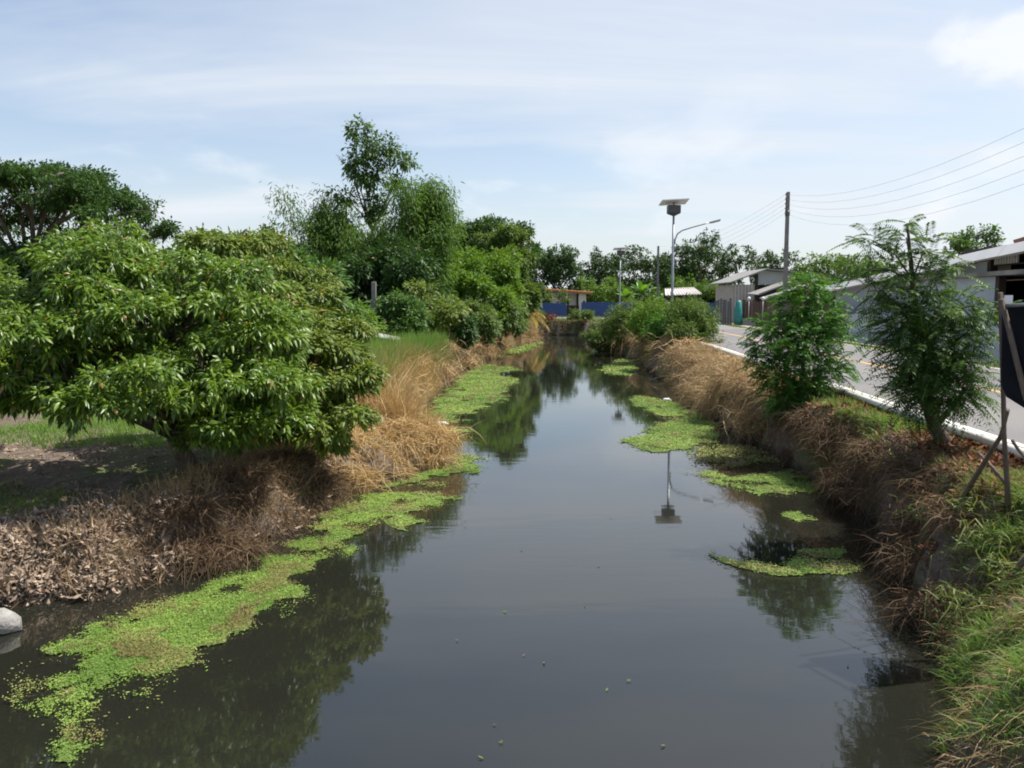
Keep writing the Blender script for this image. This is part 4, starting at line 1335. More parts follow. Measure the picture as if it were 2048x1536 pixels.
for k, (u, v, d, lab, cls, mt) in enumerate(FT):
    p = at(u, v, d)
    s = max(.26, d * .0036)
    area = sum(c[2] * c[3] for c in cls)
    bright = mt in ('far_bright', 'bush')
    tree('far_bush' if bright and d > 64 and d != 80 else 'far_tree', lab, foot(p.x, d), [cl(c[0], c[1], d + random.Random(k * 9 + i).uniform(-1, 1), c[2], c[3]) for i, c in enumerate(cls)],
         int(min(2200, area / (s * s) * 5.5)), 10, s, s * .5, s, mt, .12 + .001 * d, seed=70 + k, split=(7, .4), flat=True, down=.15, inner=.2, cat='bush' if bright else 'tree', vjit=1.4,
         group='far bushes beyond the canal end' if bright else 'far trees on the skyline')
# the rest of the skyline: a line of small trees far off
r = random.Random(5)
spots = [(u, 150 + (k % 3) * 14) for k, u in enumerate(list(range(20, 720, 100)) + list(range(1045, 1830, 62)))]
proto = []
for k in range(3):
    s = .85
    proto.append(tree('skyline_tree', 'low dark tree in the distant skyline row', (0, 0, 0), [(0, 0, 4.2, 3.4, 3, 2.0), (2.6, .4, 3.6, 2.6, 2.4, 1.9), (-2.6, -.3, 3.4, 2.8, 2.4, 1.9), (.8, 0, 2.0, 3.8, 2.5, 1.8)], 330, 9, s, s * .5, s, 'far', .25,
                      seed=120 + k, flat=True, down=.1, inner=.2, group='distant skyline row of trees'))
for k, (u, d) in enumerate(spots):
    p = at(u, 600, d)
    src = proto[k % 3]
    if k < 3: o = src
    else:
        o = src.copy(); COL.objects.link(o)
        for ch in src.children:
            c = ch.copy(); COL.objects.link(c); c.parent = o
    o.location = (p.x, d, 1.2); o.rotation_euler = (0, 0, r.uniform(0, 6.28)); q = r.uniform(.75, 1.15); o.scale = (q, q, q * r.uniform(.85, 1.15))


# ------------------------------------------------------------------ feathery saplings on the right bank
def sapling(name, label, base, tips, n_fr, L, leaf_l, leaf_w, mat, seed, trunk_pts, trunk_r, pairs=12, spread_=.22, bark='bark'):
    r = np.random.default_rng(seed)
    base = Vector(base); loc = np.array(base)
    root = empty(name, base); tag(root, label, 'tree')
    tips = np.array(tips, float)                 # x,y,z,radius,rz,weight
    w = tips[:, 5] / tips[:, 5].sum()
    k = r.choice(len(tips), n_fr, p=w)
    U = sphere_dirs(n_fr, r) * (r.random(n_fr) ** .4)[:, None]
    P = tips[k, :3] + U * np.stack([tips[k, 3], tips[k, 3], tips[k, 4]], 1)
    A = unit(U * np.array([1, 1, .6]) + r.normal(0, .45, (n_fr, 3)) + Z3 * .18)
    Lf = L * r.uniform(.6, 1.15, n_fr)
    s = unit(np.cross(A, unit(Z3 + r.normal(0, .35, (n_fr, 3)))))
    tn = r.random(n_fr)
    parts = []
    for j in range(pairs):
        t = .15 + .85 * j / (pairs - 1)
        Q = P + A * (Lf * t)[:, None] - Z3 * (Lf * .38 * t * t)[:, None]
        tg = unit(A - Z3 * .76 * t)
        ll = leaf_l * (1 - .5 * abs(t - .45)) * Lf / L
        for sg in (-1, 1):
            parts.append(leaf_arrays(Q, s * sg + tg * .45 - Z3 * .12, ll, leaf_w, np.clip(tn * .7 + r.random(n_fr) * .3, 0, 1), flat=True, r=r, droop=.15))
    # rachis as a thin blade
    parts.append(blades(P, A, Lf, .012, .38, tn, r, 3))
    V, T, c = join(parts)
    link('crown', tri_mesh('crown', V - loc, T, c), M[mat], root)
    b = MB()
    tp = [Vector(p) for p in trunk_pts]
    b.tube(tp, list(np.linspace(trunk_r, .014, len(tp))), 9)
    for tpp in tips:
        e = Vector(tpp[:3])
        s0 = min(tp, key=lambda q: (q - e).length + (3 if q.z > e.z else 0))
        lr = max(.012, .6 * float(np.interp(tp.index(s0), range(len(tp)), np.linspace(trunk_r, .014, len(tp)))))
        b.tube([s0, s0.lerp(e, .55) + Vector((r.normal(0, .06), r.normal(0, .06), .05)), e], [lr * .8, lr * .5, .007], 6)
    b.v = [tuple(Vector(p) - base) for p in b.v]
    b.build('trunk', M[bark], root)


def tp(u, v, d, rr, rz=None, w=1.0):
    p = at(u, v, d); return (p.x, p.y, p.z, rr, rz or rr, w)


sapling('roadside_sapling', 'dense bright green feathery sapling on the bank in front of the road bend', at(1605, 835, 15.4),
        [tp(1615, 580, 15.6, .24, .2, .5), tp(1590, 615, 15.6, .3, .25, .8), tp(1545, 655, 15.4, .28, .2, .8), tp(1640, 640, 15.4, .34, .28, 1.2), tp(1600, 690, 15.2, .42, .32, 1.9), tp(1555, 745, 15.2, .3, .28, 1.1), tp(1650, 730, 15.3, .4, .3, 1.5), tp(1680, 665, 15.5, .2, .18, .35),
         tp(1605, 770, 15.2, .36, .25, 1.1), tp(1518, 690, 15.3, .2, .15, .35), tp(1668, 590, 15.8, .2, .2, .35), tp(1570, 800, 15.1, .25, .2, .5), tp(1530, 720, 15.2, .18, .15, .3), tp(1640, 800, 15.2, .22, .2, .4)],
        1250, .36, .085, .025, 'leucaena', 81, [at(1605, 850, 15.4), at(1600, 780, 15.4), at(1610, 700, 15.4), at(1612, 590, 15.5)], .06, 11)
sapling('roadside_sapling', 'tall greyish feathery sapling with leaning trunk in front of the blue grey house', at(1908, 935, 10.3),
        [tp(1800, 545, 10.1, .22, .22, .5), tp(1812, 475, 10.1, .10, .25, .26), tp(1740, 485, 10.2, .10, .2, .22), tp(1850, 500, 10.0, .14, .2, .3), tp(1725, 540, 10.2, .08, .12, .12), tp(1870, 560, 10.0, .2, .2, .4), tp(1755, 575, 10.2, .18, .16, .3), tp(1820, 620, 10.0, .32, .28, 1.1), tp(1905, 620, 9.9, .28, .22, .7), tp(1960, 650, 9.8, .2, .14, .35),
         tp(1790, 655, 10.1, .2, .22, .6), tp(1850, 690, 10.0, .36, .3, 1.6), tp(1905, 735, 9.9, .28, .28, 1.1), tp(1835, 780, 10.1, .22, .25, .9), tp(1890, 780, 10.0, .22, .22, .9), tp(1930, 680, 9.8, .2, .16, .4), tp(1925, 780, 9.9, .14, .2, .3), tp(1845, 740, 10.0, .22, .3, 1.0)],
        980, .42, .085, .019, 'leucaena_grey', 82, [at(1912, 950, 10.3), at(1900, 900, 10.3), at(1870, 855, 10.2), at(1845, 770, 10.1), at(1838, 680, 10.1), at(1825, 560, 10.1), at(1815, 450, 10.1)], .12, 13)
for k, (u, v, d, rr, lab, mt) in enumerate(((1215, 668, 50, 1.05, 'pale leaved low bush overhanging the water near the canal end', 'bush'), (1262, 640, 46, 1.25, 'left rounded bush of the right bank bush row', 'bush'), (1320, 640, 40, 1.3, 'middle bush of the right bank row with straw beneath', 'vine'),
                                            (1385, 645, 34.5, 1.1, 'right end bush of the right bank row beside the road', 'bush'), (1350, 655, 36, .95, 'low bush tucked before the right bank row', 'leucaena'))):
    p = at(u, v, d)
    tree('bank_bush', lab, foot(p.x, d), [cl(u, v, d, rr, rr * .75), cl(u - 26, v + 14, d - .5, rr * .75, rr * .6), cl(u + 24, v + 8, d + .3, rr * .75, rr * .65), cl(u + 4, v + 26, d - .4, rr * .8, rr * .6)],
         1100, 13, .135, .05, .26, mt, .06, seed=90 + k, split=(8, .4), cat='bush', group='bushes along the right bank', flat=True, down=.2, vjit=1.5)
for k, (u, v, d) in enumerate(((1078, 640, 77), (1102, 648, 76), (1150, 640, 76.5), (1175, 640, 77))):
    p = at(u, v, d)
    tree('verge_shrub', ('leftmost', 'second from left brown tinged', 'third from left', 'rightmost')[k] + ' small shrub on the dark bank at the canal end', foot(p.x, d), [cl(u, v - 6, d, .55, .6), cl(u + 5, v + 4, d, .45, .5)],
         130, 10, .25, .11, .25, 'bush' if k != 1 else 'rust_litter', .04, seed=100 + k, cat='shrub', group='shrubs at the canal end', flat=True)


# ------------------------------------------------------------------ grass, straw and litter (uncountable)
def bank_pts(n, y0, y1, side, off0, off1, r, clump=0, cr=.18):
    m = n if not clump else max(1, n // clump)
    y = r.uniform(y0, y1, m)
    off = r.uniform(off0, off1, m)
    x = xl(y) - off if side < 0 else xr(y) + off
    if clump:
        x = np.repeat(x, clump) + r.normal(0, cr, m * clump); y = np.repeat(y, clump) + r.normal(0, cr, m * clump)
    return x, y


def area_pts(n, poly, r, clump=0, cr=.15):
    poly = np.array(poly, float)
    m = n if not clump else max(1, n // clump)
    lo, hi = poly.min(0), poly.max(0)
    out = np.zeros((0, 2))
    while len(out) < m:
        P = r.uniform(lo, hi, (m * 2, 2))
        out = np.concatenate([out, P[in_poly(P, poly)]])
    out = out[:m]
    if clump: out = np.repeat(out, clump, 0) + r.normal(0, cr, (m * clump, 2))
    return out[:, 0], out[:, 1]


def in_poly(P, poly):
    ins = np.zeros(len(P), bool)
    n = len(poly)
    for i in range(n):
        a, b = poly[i], poly[(i + 1) % n]
        c = (a[1] > P[:, 1]) != (b[1] > P[:, 1])
        xi = a[0] + (P[:, 1] - a[1]) / (b[1] - a[1] + 1e-12) * (b[0] - a[0])
        ins ^= c & (P[:, 0] < xi)
    return ins


def turf(name, label, xy, L, W, lean, droop, mat, r, cat='grass', jit=.35, zoff=-.02, seg=3, Lvar=(.5, 1.2), tbias=None, minz=-.02):
    x, y = xy
    z = height(x, y)
    ok = z > minz
    x, y, z = x[ok], y[ok], z[ok]
    n = len(x)
    P = np.stack([x, y, z + zoff], 1)
    D = np.array(lean, float) + r.normal(0, jit, (n, 3)) * np.array([1, 1, .5])
    # patches of older and younger growth
    t = np.clip(r.random(n) * .6 + .7 * (fbm(x * 1.3, y * 1.3, 31, 3) - .5) + .25, 0, 1)
    patch = .75 + .6 * (fbm(x * 1.1, y * 1.1, 77, 3) - .3)
    V, T, c = blades(P, D, L * r.uniform(*Lvar, n) * patch, W, droop * r.uniform(.6, 1.3, n), t, r, seg, kink=.07 if cat == 'straw' else .02)
    o = link(name, tri_mesh(name, V, T, c), M[mat])
    tag(o, label, cat, kind='stuff')
    return o


r = np.random.default_rng(200)
# left bank
turf('flattened_straw', 'flattened golden straw mat on the left bank spur', bank_pts(7000, 12.6, 16.6, -1, -.25, 1.9, r, 26, .16), .45, .014, (.35, -.15, .42), .65, 'straw_gold', r, 'straw', jit=.5)
turf('dry_reeds', 'upright brown dry reeds along the left water edge', bank_pts(15000, 15.4, 28, -1, .15, 1.3, r, 24, .18), 1.0, .016, (.12, 0, .9), .28, 'straw_gold', r, 'straw', jit=.24)
turf('dry_reeds', 'distant pale brown reeds on the left bank toward the bend', bank_pts(12000, 27, 66, -1, -.3, 2.2, r, 24, .28), .95, .032, (.2, 0, .8), .35, 'straw', r, 'straw', jit=.3)
turf('tall_grass', 'tall bright green grass on the left bank behind the dry reeds', area_pts(36000, [(-2.7, 16.6), (-3.0, 18.5), (-3.1, 22), (-2.8, 30), (-2.6, 36), (-9.5, 36), (-8.0, 27), (-5.0, 21)], r, 12, .16), 1.15, .020, (.1, 0, 1), .22, 'grass', r, jit=.2)
turf('tall_grass', 'green grass crest on the far left bank tip', bank_pts(6000, 36, 66, -1, 1.4, 4.0, r, 16, .3), .95, .035, (.1, 0, 1), .25, 'grass', r, jit=.25)
turf('dry_stalks', 'grey brown dry stalks hanging over the near left bank edge', bank_pts(7000, 8.3, 12.8, -1, -.15, 1.3, r, 28, .11), .36, .010, (.4, -.25, .45), .75, 'straw_brown', r, 'straw', jit=.55)
turf('dry_stalks', 'pale dry stalks sticking up from the near left mound', bank_pts(4200, 7.7, 12.4, -1, 0, 1.6, r, 14, .10), .45, .008, (.1, -.1, .9), .3, 'straw', r, 'straw', jit=.45)
turf('short_grass', 'short green grass on the ground left of the tree shade', area_pts(5200, [(-8.5, 9.8), (-5.6, 9.3), (-5.4, 10.3), (-8.6, 11.5)], r, 18, .12), .13, .012, (0, 0, 1), .3, 'grass_dull', r, jit=.4)
turf('short_grass', 'green grass patches beyond the shade under the near tree', area_pts(7000, [(-9, 13.4), (-4.6, 12.6), (-4.0, 14.5), (-9, 17)], r, 18, .16), .22, .014, (0, 0, 1), .3, 'grass', r, jit=.4)
# right bank
turf('hanging_straw', 'brown straw tangled over the right bank below the bushes', bank_pts(6000, 15.6, 30, 1, .2, 1.25, r, 40, .2), .5, .013, (-.2, -.1, .45), .6, 'straw', r, 'straw', jit=.8)
turf('bank_weeds', 'green weeds growing through the right bank straw', bank_pts(4200, 14, 45, 1, .15, 1.4, r, 70, .16), .38, .018, (-.15, 0, .9), .4, 'grass_dull', r, jit=.45)
turf('bank_weeds', 'small green weeds on the shaded near right bank face', bank_pts(2600, 7.5, 14, 1, .3, 1.1, r, 60, .09), .2, .012, (-.2, 0, .9), .4, 'grass_dull', r, jit=.5)
turf('hanging_straw', 'distant brown straw under the right bank bush row', bank_pts(6000, 30, 62, 1, .2, 1.5, r, 40, .26), .7, .026, (-.3, -.1, .5), .7, 'straw', r, 'straw', jit=.7)
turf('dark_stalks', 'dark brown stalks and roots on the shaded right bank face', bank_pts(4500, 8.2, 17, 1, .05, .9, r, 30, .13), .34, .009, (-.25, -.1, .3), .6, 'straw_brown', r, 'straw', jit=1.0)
turf('brown_grass', 'reddish brown dry grass on the near right bank top', bank_pts(6000, 6.8, 10.0, 1, .35, 1.2, r, 24, .10), .22, .009, (-.3, -.1, .6), .55, 'straw_brown', r, 'straw', jit=.5)
turf('verge_grass', 'green weeds on the right verge between the two feathery saplings', area_pts(6500, [(5.3, 10.8), (5.95, 11.2), (6.2, 14.6), (5.4, 14.8)], r, 22, .08), .24, .012, (-.1, 0, 1), .4, 'grass', r, jit=.45)
turf('verge_grass', 'sparse dull grass along the pipe on the right verge', area_pts(8000, [(5.6, 14.5), (6.2, 14.5), (8.3, 42), (7.0, 42)], r, 18, .12), .22, .016, (-.1, 0, 1), .4, 'grass_dull', r, jit=.4)
turf('bank_grass', 'long green grass bending over the near right bank', bank_pts(6000, 4.2, 7.6, 1, .2, 1.6, r, 75, .08), .4, .008, (-.25, .05, .8), .6, 'grass', r, jit=.32)
turf('bank_grass', 'yellowish grass at the right frame edge below the board', area_pts(5000, [(4.0, 6.2), (5.2, 6.2), (5.4, 8.4), (4.9, 8.6), (4.2, 7.2)], r, 26, .09), .34, .009, (-.3, 0, .8), .5, 'grass_dull', r, jit=.4)
turf('bank_straw', 'dry straw lying among the near right bank grass', bank_pts(2200, 3.8, 7.6, 1, .0, 1.4, r, 40, .10), .38, .008, (-.6, -.1, .45), .6, 'straw', r, 'straw', jit=.45)
turf('verge_weeds', 'green weeds at the foot of the boundary wall across the road', area_pts(7000, [(11.9, 17), (12.35, 17), (15.6, 58), (15.1, 58)], r, 16, .15), .38, .024, (0, 0, 1), .3, 'grass_dull', r, jit=.35)
turf('far_grass', 'green and brown grass on the dark bank at the canal end', area_pts(6000, [(0, 75.4), (7.4, 73.5), (9.5, 78), (9, 80), (0, 82)], r, 14, .3), .45, .05, (0, -.3, .8), .5, 'grass_dull', r, jit=.35)
turf('far_straw', 'brown straw on the dark bank at the canal end', area_pts(3000, [(0, 75.2), (7.6, 73.2), (8, 75), (0, 77)], r, 14, .3), .55, .05, (0, -.5, .5), .8, 'straw_brown', r, 'straw', jit=.35)
turf('field_grass', 'rough green grass on the open ground behind the left bank', area_pts(15000, [(-9, 16), (-6, 18), (-8, 30), (-6, 48), (0, 58), (-2, 72), (-30, 72), (-40, 40), (-22, 20)], r, 10, .5), .55, .05, (0, 0, 1), .3, 'grass_dull', r, jit=.35)
turf('field_grass', 'green grass around the houses beyond the road', area_pts(9000, [(17.5, 60), (30, 55), (40, 110), (-20, 112), (-20, 91), (9, 90), (15, 84)], r, 10, .5), .5, .06, (0, 0, 1), .3, 'grass_dull', r, jit=.35)


def mops(name, label, cen, per, L, W, mat, r, bias, lift=(.1, .35), cat='straw', rad=.16, top=9.0):
    """rounded heaps of dead stalks: each falls outward from a raised crown"""
    cen = np.array(cen)
    n = len(cen) * per
    k = np.repeat(np.arange(len(cen)), per)
    x, y = cen[k, 0] + r.normal(0, rad, n), cen[k, 1] + r.normal(0, rad, n)
    up = r.uniform(lift[0], lift[1], len(cen))
    z = np.maximum(height(cen[:, 0], cen[:, 1]), .1)[k] + up[k] * r.uniform(.3, 1, n)
    z = np.minimum(z, top - .12 * r.random(n))
    an = r.uniform(0, 2 * np.pi, n)
    D = np.stack([np.cos(an), np.sin(an), r.uniform(-.1, .8, n)], 1) + np.array(bias) * r.uniform(0, 1.6, (len(cen), 1))[k] + r.normal(0, .3, (n, 3))
    tone = r.random(len(cen))
    t = np.clip(tone[k] * .5 + r.random(n) * .55, 0, 1)
    size = r.uniform(.7, 1.25, len(cen))
    V, T, c = blades(np.stack([x, y, z], 1), D, L * size[k] * r.uniform(.18, 1.15, n), W * r.uniform(.6, 1.5, n), r.uniform(.2, 1.4, n), t, r, 4, kink=.10)
    tag(link(name, tri_mesh(name, V, T, c), M[mat]), label, cat, kind='stuff')


def bank_c(n, y0, y1, side, o0, o1): return np.stack(bank_pts(n, y0, y1, side, o0, o1, r), 1)


mops('straw_heaps', 'rounded brown straw heaps along the right bank before the dense sapling', bank_c(34, 15.5, 30, 1, .25, 1.0), 300, .72, .012, 'straw', r, (-.35, -.1, 0), (.05, .4), rad=.15, top=1.4)
mops('straw_heaps', 'far brown straw heaps under the right bank bushes', bank_c(36, 30, 60, 1, .25, 1.1), 150, .95, .028, 'straw', r, (-.35, -.1, 0), (.05, .45), rad=.2)
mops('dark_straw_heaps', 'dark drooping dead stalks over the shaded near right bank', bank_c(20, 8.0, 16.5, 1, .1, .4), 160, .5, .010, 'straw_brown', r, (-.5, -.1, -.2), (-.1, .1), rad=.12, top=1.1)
mops('straw_heaps', 'big tangled straw mounds reaching the water before the dense sapling', bank_c(26, 15.2, 27, 1, -.05, .45), 280, .6, .012, 'straw', r, (-.3, -.1, 0), (.35, .85), rad=.17, top=1.35)
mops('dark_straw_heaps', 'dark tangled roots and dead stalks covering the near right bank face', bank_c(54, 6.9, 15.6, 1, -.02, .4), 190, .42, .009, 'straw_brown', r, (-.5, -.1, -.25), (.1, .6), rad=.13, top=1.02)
mops('weed_clumps', 'small green weed clumps clinging to the right bank face', bank_c(60, 6.6, 24, 1, .1, .7), 70, .3, .014, 'grass_dull', r, (-.2, -.1, .5), (.2, .5), rad=.10, cat='grass', top=1.1)
mops('straw_heaps', 'golden straw heaps on the left bank spur', bank_c(22, 12.8, 16.4, -1, .1, 1.7), 420, .55, .012, 'straw_gold', r, (.3, -.2, 0), (.02, .18), rad=.17)
mops('straw_heaps', 'tan straw heaps at the waterline below the left reeds', bank_c(26, 16.8, 27, -1, .25, .9), 240, .7, .015, 'straw_gold', r, (.15, -.1, .3), (.1, .4), rad=.16)
mops('straw_heaps', 'far pale straw heaps on the left bank toward the bend', bank_c(46, 27, 66, -1, .0, 1.6), 140, 1.0, .032, 'straw', r, (.3, -.1, .1), (.1, .5), rad=.22)
mops('dead_weed_heaps', 'brown dead weed heaps hanging over the near left bank', bank_c(22, 8.8, 12.9, -1, .05, .8), 340, .45, .009, 'straw_brown', r, (.3, -.3, 0), (.02, .16), rad=.11)


def litter(name, label, xy, L, W, mat, r, tilt=.5, zoff=.015, pile=0.0, minz=.0):
    x, y = xy
    z = height(x, y); ok = z > minz
    ok &= (fbm(x * 2.2, y * 2.2, 61, 4) > .42) | (r.random(len(x)) < .3)
    x, y, z = x[ok], y[ok], z[ok]; n = len(x)
    P = np.stack([x, y, z + zoff + pile * r.random(n)], 1)
    A = r.normal(0, 1, (n, 3)) * np.array([1, 1, tilt])
    Lr = L * np.clip(np.exp(r.normal(-.15, .42, n)), .3, 1.5)
    V, T, c = leaf_arrays(P, A, Lr, W * Lr / L * r.uniform(.5, 1.4, n), np.clip(r.beta(1.1, 1.9, n) + .5 * (fbm(x * 1.6, y * 1.6, 41, 3) - .45), 0, 1), r=r, fold=.45, droop=0)
    tag(link(name, tri_mesh(name, V, T, c), M[mat]), label, 'leaf litter', kind='stuff')


litter('dry_leaf_pile', 'pale heap of curled dry leaves on the near left bank', area_pts(11000, [(-6.6, 7.45), (-4.4, 7.75), (-3.75, 8.3), (-3.4, 9.0), (-4.0, 9.7), (-5.2, 9.2), (-6.6, 8.7)], r), .075, .025, 'litter', r, .9, .01, .07, minz=.06)
litter('dry_leaf_pile', 'larger curled dead leaves among the pale heap on the left bank', area_pts(1500, [(-6.6, 7.5), (-4.4, 7.8), (-3.6, 8.6), (-4.0, 9.7), (-6.6, 8.9)], r), .095, .035, 'litter', r, .9, .02, .05)
litter('leaf_litter', 'scattered brown leaves on the shaded ground under the near tree', area_pts(3500, [(-8.5, 9), (-3.6, 9.0), (-3.0, 13), (-8.5, 14)], r), .06, .025, 'litter', r, .3)
litter('rusty_leaf_litter', 'rust coloured dead leaves around the leaning sapling foot', area_pts(4200, [(5.05, 8.6), (5.75, 8.8), (5.95, 11.0), (5.3, 11.2)], r), .075, .035, 'rust_litter', r, .6, .01, .05)
litter('rusty_leaf_litter', 'rust coloured dead leaves beside the pipe near the dense sapling', area_pts(3200, [(5.5, 13.2), (6.15, 13.2), (6.4, 17), (5.4, 17)], r), .085, .04, 'rust_litter', r, .6, .01, .05)
litter('leaf_litter', 'dull brown dead leaves over the shaded right bank face', bank_pts(8000, 6.5, 17, 1, .0, 1.0, r), .075, .03, 'rust_litter', r, .6, .01, .03)
litter('leaf_litter', 'scattered dry leaves on the near left bank face', bank_pts(4500, 7.8, 13, -1, -.1, 1.1, r), .075, .03, 'litter', r, .5)


# ------------------------------------------------------------------ floating green mats
def mat_patch(label, px, r, step, leaf, hole=.36, seedn=5, brown=.25, sheet=True, fray=.16):
    W = np.array([tuple(on(u, v, 0))[:2] for u, v in px])
    lo, hi = W.min(0) - .3, W.max(0) + .3
    gx, gy = np.meshgrid(np.arange(lo[0], hi[0], step), np.arange(lo[1], hi[1], step))
    P = np.stack([gx.ravel(), gy.ravel()], 1) + r.uniform(-.5, .5, (gx.size, 2)) * step

    def mask(P, h, dith=1.0):
        jit = np.stack([fbm(P[:, 0] * 3, P[:, 1] * 3, seedn, 4) - .5, fbm(P[:, 0] * 3, P[:, 1] * 3, seedn + 50, 4) - .5], 1) * fray * 3.2
        jit = jit + r.normal(0, fray * .30, (len(P), 2)) * dith
        return in_poly(P + jit, W) & (fbm(P[:, 0] * 2.4, P[:, 1] * 2.4, seedn + 9, 5) + r.normal(0, .05, len(P)) * dith > h) & (canal_sd(P[:, 0], P[:, 1]) < .12)
    ok = mask(P, hole)
    Q = P[ok]; n = len(Q)
    parts = []
    bn = fbm(Q[:, 0] * 3.1, Q[:, 1] * 3.1, seedn + 3, 5); bl = fbm(Q[:, 0] * 1.2, Q[:, 1] * 1.2, seedn + 23, 4)
    isb = (bn > .72 - brown * .55) & (r.random(n) < .75)
    z = .010 + .022 * r.random(n) + .035 * isb * r.random(n)
    A = r.normal(0, 1, (n, 3)) * np.array([1, 1, .2])
    V, T, c = leaf_arrays(np.stack([Q[:, 0], Q[:, 1], z], 1), A, leaf * np.exp(r.normal(-.1, .42, n)), leaf * .6, np.clip(r.random(n) * .45 + (bl - .5) * 2.2 + .35, 0, 1), r=r, flat=True, droop=0)
    c0 = np.repeat(isb, 4)
    root = empty('floating_weed_mat', (Q[:, 0].mean(), Q[:, 1].mean(), 0)); tag(root, label, 'water weed', kind='stuff')
    loc = np.array(root.location)
    Tg = T[~c0[T[:, 0]]]; Tb = T[c0[T[:, 0]]]
    link('green_fronds', tri_mesh('green_fronds', V - loc, Tg, c), M['duckweed'], root)['kind'] = 'stuff'
    if len(Tb): link('brown_fronds', tri_mesh('brown_fronds', V - loc, Tb, c), M['water_plant'], root)['kind'] = 'stuff'
    if sheet:
        s2 = step * 1.6
        gx, gy = np.meshgrid(np.arange(lo[0], hi[0], s2), np.arange(lo[1], hi[1], s2))
        ny, nx = gx.shape
        keep = mask(np.stack([gx.ravel() + s2 / 2, gy.ravel() + s2 / 2], 1), hole + .035, 0.0).reshape(ny, nx)[:-1, :-1].ravel()
        idx = np.arange(nx * ny).reshape(ny, nx)
        a, b, cc, d = idx[:-1, :-1].ravel()[keep], idx[:-1, 1:].ravel()[keep], idx[1:, 1:].ravel()[keep], idx[1:, :-1].ravel()[keep]
        gz_ = .004 + .010 * vnoise(gx * 14, gy * 14, 3)
        Vs = np.stack([gx, gy, gz_], -1).reshape(-1, 3) - loc
        tr = np.concatenate([np.stack([a, b, cc], 1), np.stack([a, cc, d], 1)])
        used = np.unique(tr); remap = np.zeros(len(Vs), int); remap[used] = np.arange(len(used))
        link('weed_film', tri_mesh('weed_film', Vs[used], remap[tr]), M['duckweed_sheet'], root)['kind'] = 'stuff'


mat_patch('largest bright green weed mat stretching along the near left bank', [(700, 1112), (625, 1126), (590, 1165), (560, 1222), (492, 1240), (455, 1278), (385, 1294), (430, 1324), (330, 1330), (290, 1380), (258, 1416), (248, 1468), (180, 1492), (143, 1545),
          (80, 1545), (165, 1480), (110, 1430), (45, 1405), (35, 1360), (90, 1300), (150, 1262), (300, 1215), (400, 1178), (520, 1120), (640, 1078), (700, 1098)], r, .0095, .0185, .40, 5, .35, fray=.22)
mat_patch('patchy green weed mat below the flattened straw spur', [(640, 1035), (690, 985), (780, 978), (845, 935), (950, 930), (960, 938), (880, 962), (876, 985), (900, 1002), (810, 1030), (830, 1062), (800, 1055), (760, 1030), (700, 1075), (640, 1095)], r, .0125, .023, .43, 15, .3, fray=.2)
mat_patch('bright green weed mat along the left reeds in midstream view', [(957, 728), (1012, 733), (1035, 740), (985, 748), (1042, 760), (1010, 778), (1006, 803), (948, 821), (908, 833), (918, 843), (882, 852), (940, 861), (900, 870), (870, 880), (888, 908), (945, 912), (958, 928), (900, 935), (840, 880), (850, 840), (880, 795), (930, 752)], r, .028, .042, .32, 25, .2, fray=.3)
mat_patch('thin far green weed streak near the left bank tip', [(1000, 712), (1050, 703), (1075, 690), (1085, 684), (1060, 686), (1010, 704), (985, 716)], r, .07, .10, .3, 35, .3, fray=.4)
mat_patch('bright hooked green weed mat below the right hanging straw', [(1266, 792), (1344, 804), (1412, 833), (1440, 884), (1368, 897), (1295, 904), (1246, 885), (1295, 868), (1307, 855), (1356, 837), (1310, 824), (1271, 811)], r, .020, .034, .30, 45, .18, fray=.22)
mat_patch('small far green weed mat at the right bank', [(1200, 738), (1246, 718), (1270, 725), (1262, 752), (1236, 750)], r, .05, .075, .25, 55, .15, fray=.3)
mat_patch('flat green weed mat in front of the shaded right bank', [(1385, 942), (1500, 953), (1600, 942), (1665, 975), (1600, 987), (1510, 990), (1430, 970)], r, .0145, .026, .35, 65, .25)
mat_patch('dull olive weed tangle between the two right bank mats', [(1385, 900), (1470, 890), (1540, 905), (1560, 930), (1450, 935), (1380, 928)], r, .022, .042, .42, 75, .75, sheet=False)
mat_patch('small green weed island off the right bank', [(1565, 1030), (1600, 1025), (1628, 1040), (1590, 1048)], r, .012, .024, .28, 85, .25, fray=.1)
mat_patch('green weed island with thin brown tail off the right bank', [(1430, 1112), (1490, 1125), (1560, 1133), (1620, 1105), (1675, 1102), (1690, 1132), (1750, 1136), (1690, 1147), (1560, 1150), (1490, 1138)], r, .012, .024, .36, 95, .45, fray=.12)

# ------------------------------------------------------------------ small things
def stone(label, u, v, s, mat, seed, zz=.55):
    r_ = random.Random(seed)
    p = on(u, v, zz)
    b = MB(); vs, fs = [], []
    n, m = 8, 5
    for i in range(m):
        ph = math.pi * (i + .5) / m - math.pi / 2
        for k in range(n):
            th = 2 * math.pi * k / n; q_ = r_.uniform(.8, 1.15)
            vs.append((s * math.cos(ph) * math.cos(th) * q_ * 1.4, s * math.cos(ph) * math.sin(th) * q_, s * math.sin(ph) * .55 * q_))
    for i in range(m - 1):
        for k in range(n): fs.append((i * n + k, i * n + (k + 1) % n, (i + 1) * n + (k + 1) % n, (i + 1) * n + k))
    fs += [tuple(reversed(range(n))), tuple(range((m - 1) * n, m * n))]
    tag(b.add(vs, fs, True).build('stone', M[mat], None, (p.x, p.y, max(gz(p.x, p.y), .02) + s * .3)), label, 'stone', 'stones on the left bank')


stone('small whitish stone on the shaded ground under the near tree', 222, 1028, .07, 'plastic_white', 1)
stone('pale rounded boulder at the water edge in the left frame corner', -12, 1236, .2, 'stone', 5, .12)
stone('flat grey stone on the shaded ground, left of the whitish one', 138, 1042, .09, 'stone', 2)


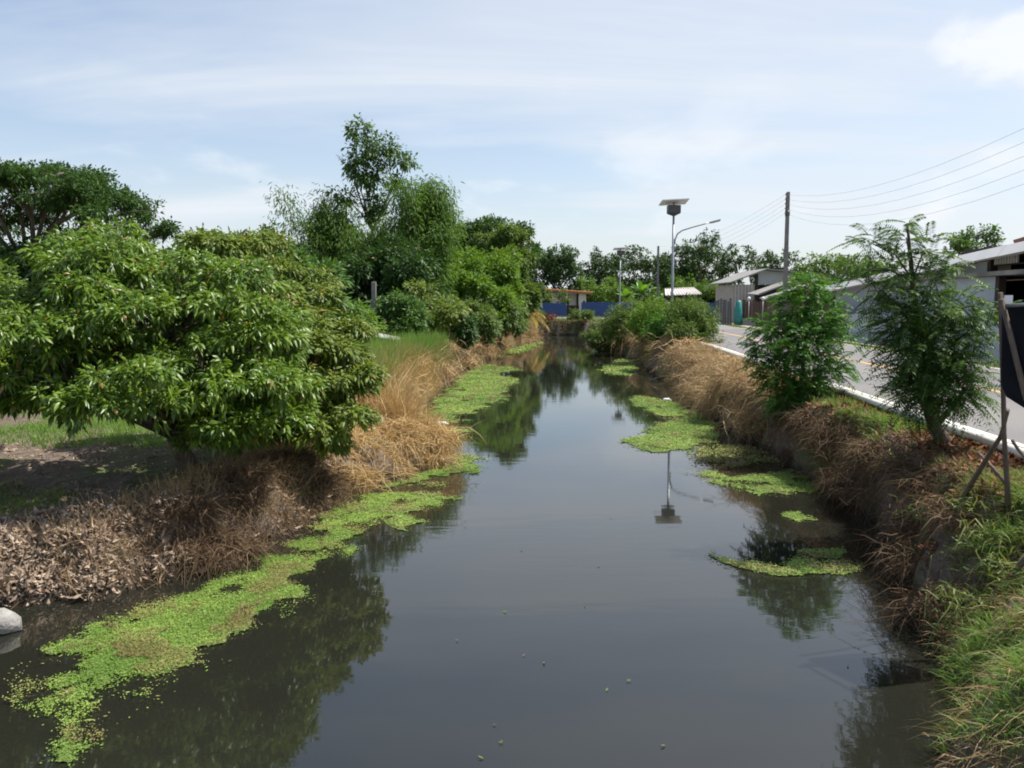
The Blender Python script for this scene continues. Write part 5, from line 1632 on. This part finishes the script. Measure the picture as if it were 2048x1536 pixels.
def scrap(label, u, v, L):
    p = on(u, v, .02)
    b = MB()
    b.tube([(-L / 2, 0, .02), (-L * .3, 0, .035), (0, .01, .035), (L * .25, 0, .035), (L * .32, 0, .02), (L / 2, 0, .02)], [.03, .05, .048, .05, .02, .018], 8)
    tag(b.build('floating_bottle', M['plastic_white'], None, (p.x, p.y, .01)), label, 'litter', 'floating litter')


scrap('white plastic bottle floating on the left midstream weed mat', 884, 849, .34)
scrap('white scrap floating at the edge of the hooked right weed mat', 1334, 801, .26)

b = MB()
spots = [(1197, 1132), (1170, 1212), (1010, 1224), (914, 1281), (1048, 1311), (1088, 1326), (1258, 1362), (1214, 1380), (989, 1450), (1002, 1485), (962, 1516), (1326, 1492), (1222, 1036), (1696, 1331), (1738, 1337), (1120, 720), (905, 998), (1043, 1100)]
for k, (u, v) in enumerate(spots):
    p = on(u, v, .006)
    rr = random.Random(k)
    s = rr.uniform(.011, .019)
    if k % 3 == 0:        # small rosette
        n = 5
        vs, fs = [(0, 0, .004)], []
        for i in range(n):
            a = 2 * math.pi * i / n + rr.random()
            vs += [(s * math.cos(a - .4) * .7, s * math.sin(a - .4) * .7, .006), (s * math.cos(a) * 1.3, s * math.sin(a) * 1.3, .014), (s * math.cos(a + .4) * .7, s * math.sin(a + .4) * .7, .006)]
            fs.append((0, 1 + 3 * i, 2 + 3 * i, 3 + 3 * i))
    else:
        a = rr.uniform(0, 6.28); c, s_ = math.cos(a), math.sin(a)
        pr = [(-1.4, 0, 0), (-.3, .55, .006), (.6, .4, .008), (1.5, 0, .012), (.6, -.4, .006), (-.3, -.55, .004), (0, 0, .001)]
        vs = [((x * c - y * s_) * s, (x * s_ + y * c) * s, z + .003) for x, y, z in pr]
        fs = [(6, i, (i + 1) % 6) for i in range(6)] and [(6, 1, 0), (6, 2, 1), (6, 3, 2), (6, 4, 3), (6, 5, 4), (6, 0, 5)]
        fs = [f[::-1] for f in fs]
    o = MB().add(vs, fs).build('floating_leaf', M['duckweed'] if k % 4 else M['litter'], None, (p.x, p.y, .004))
    tag(o, 'tiny stray leaf floating on the open dark water', 'leaf', 'stray leaves on the open water')
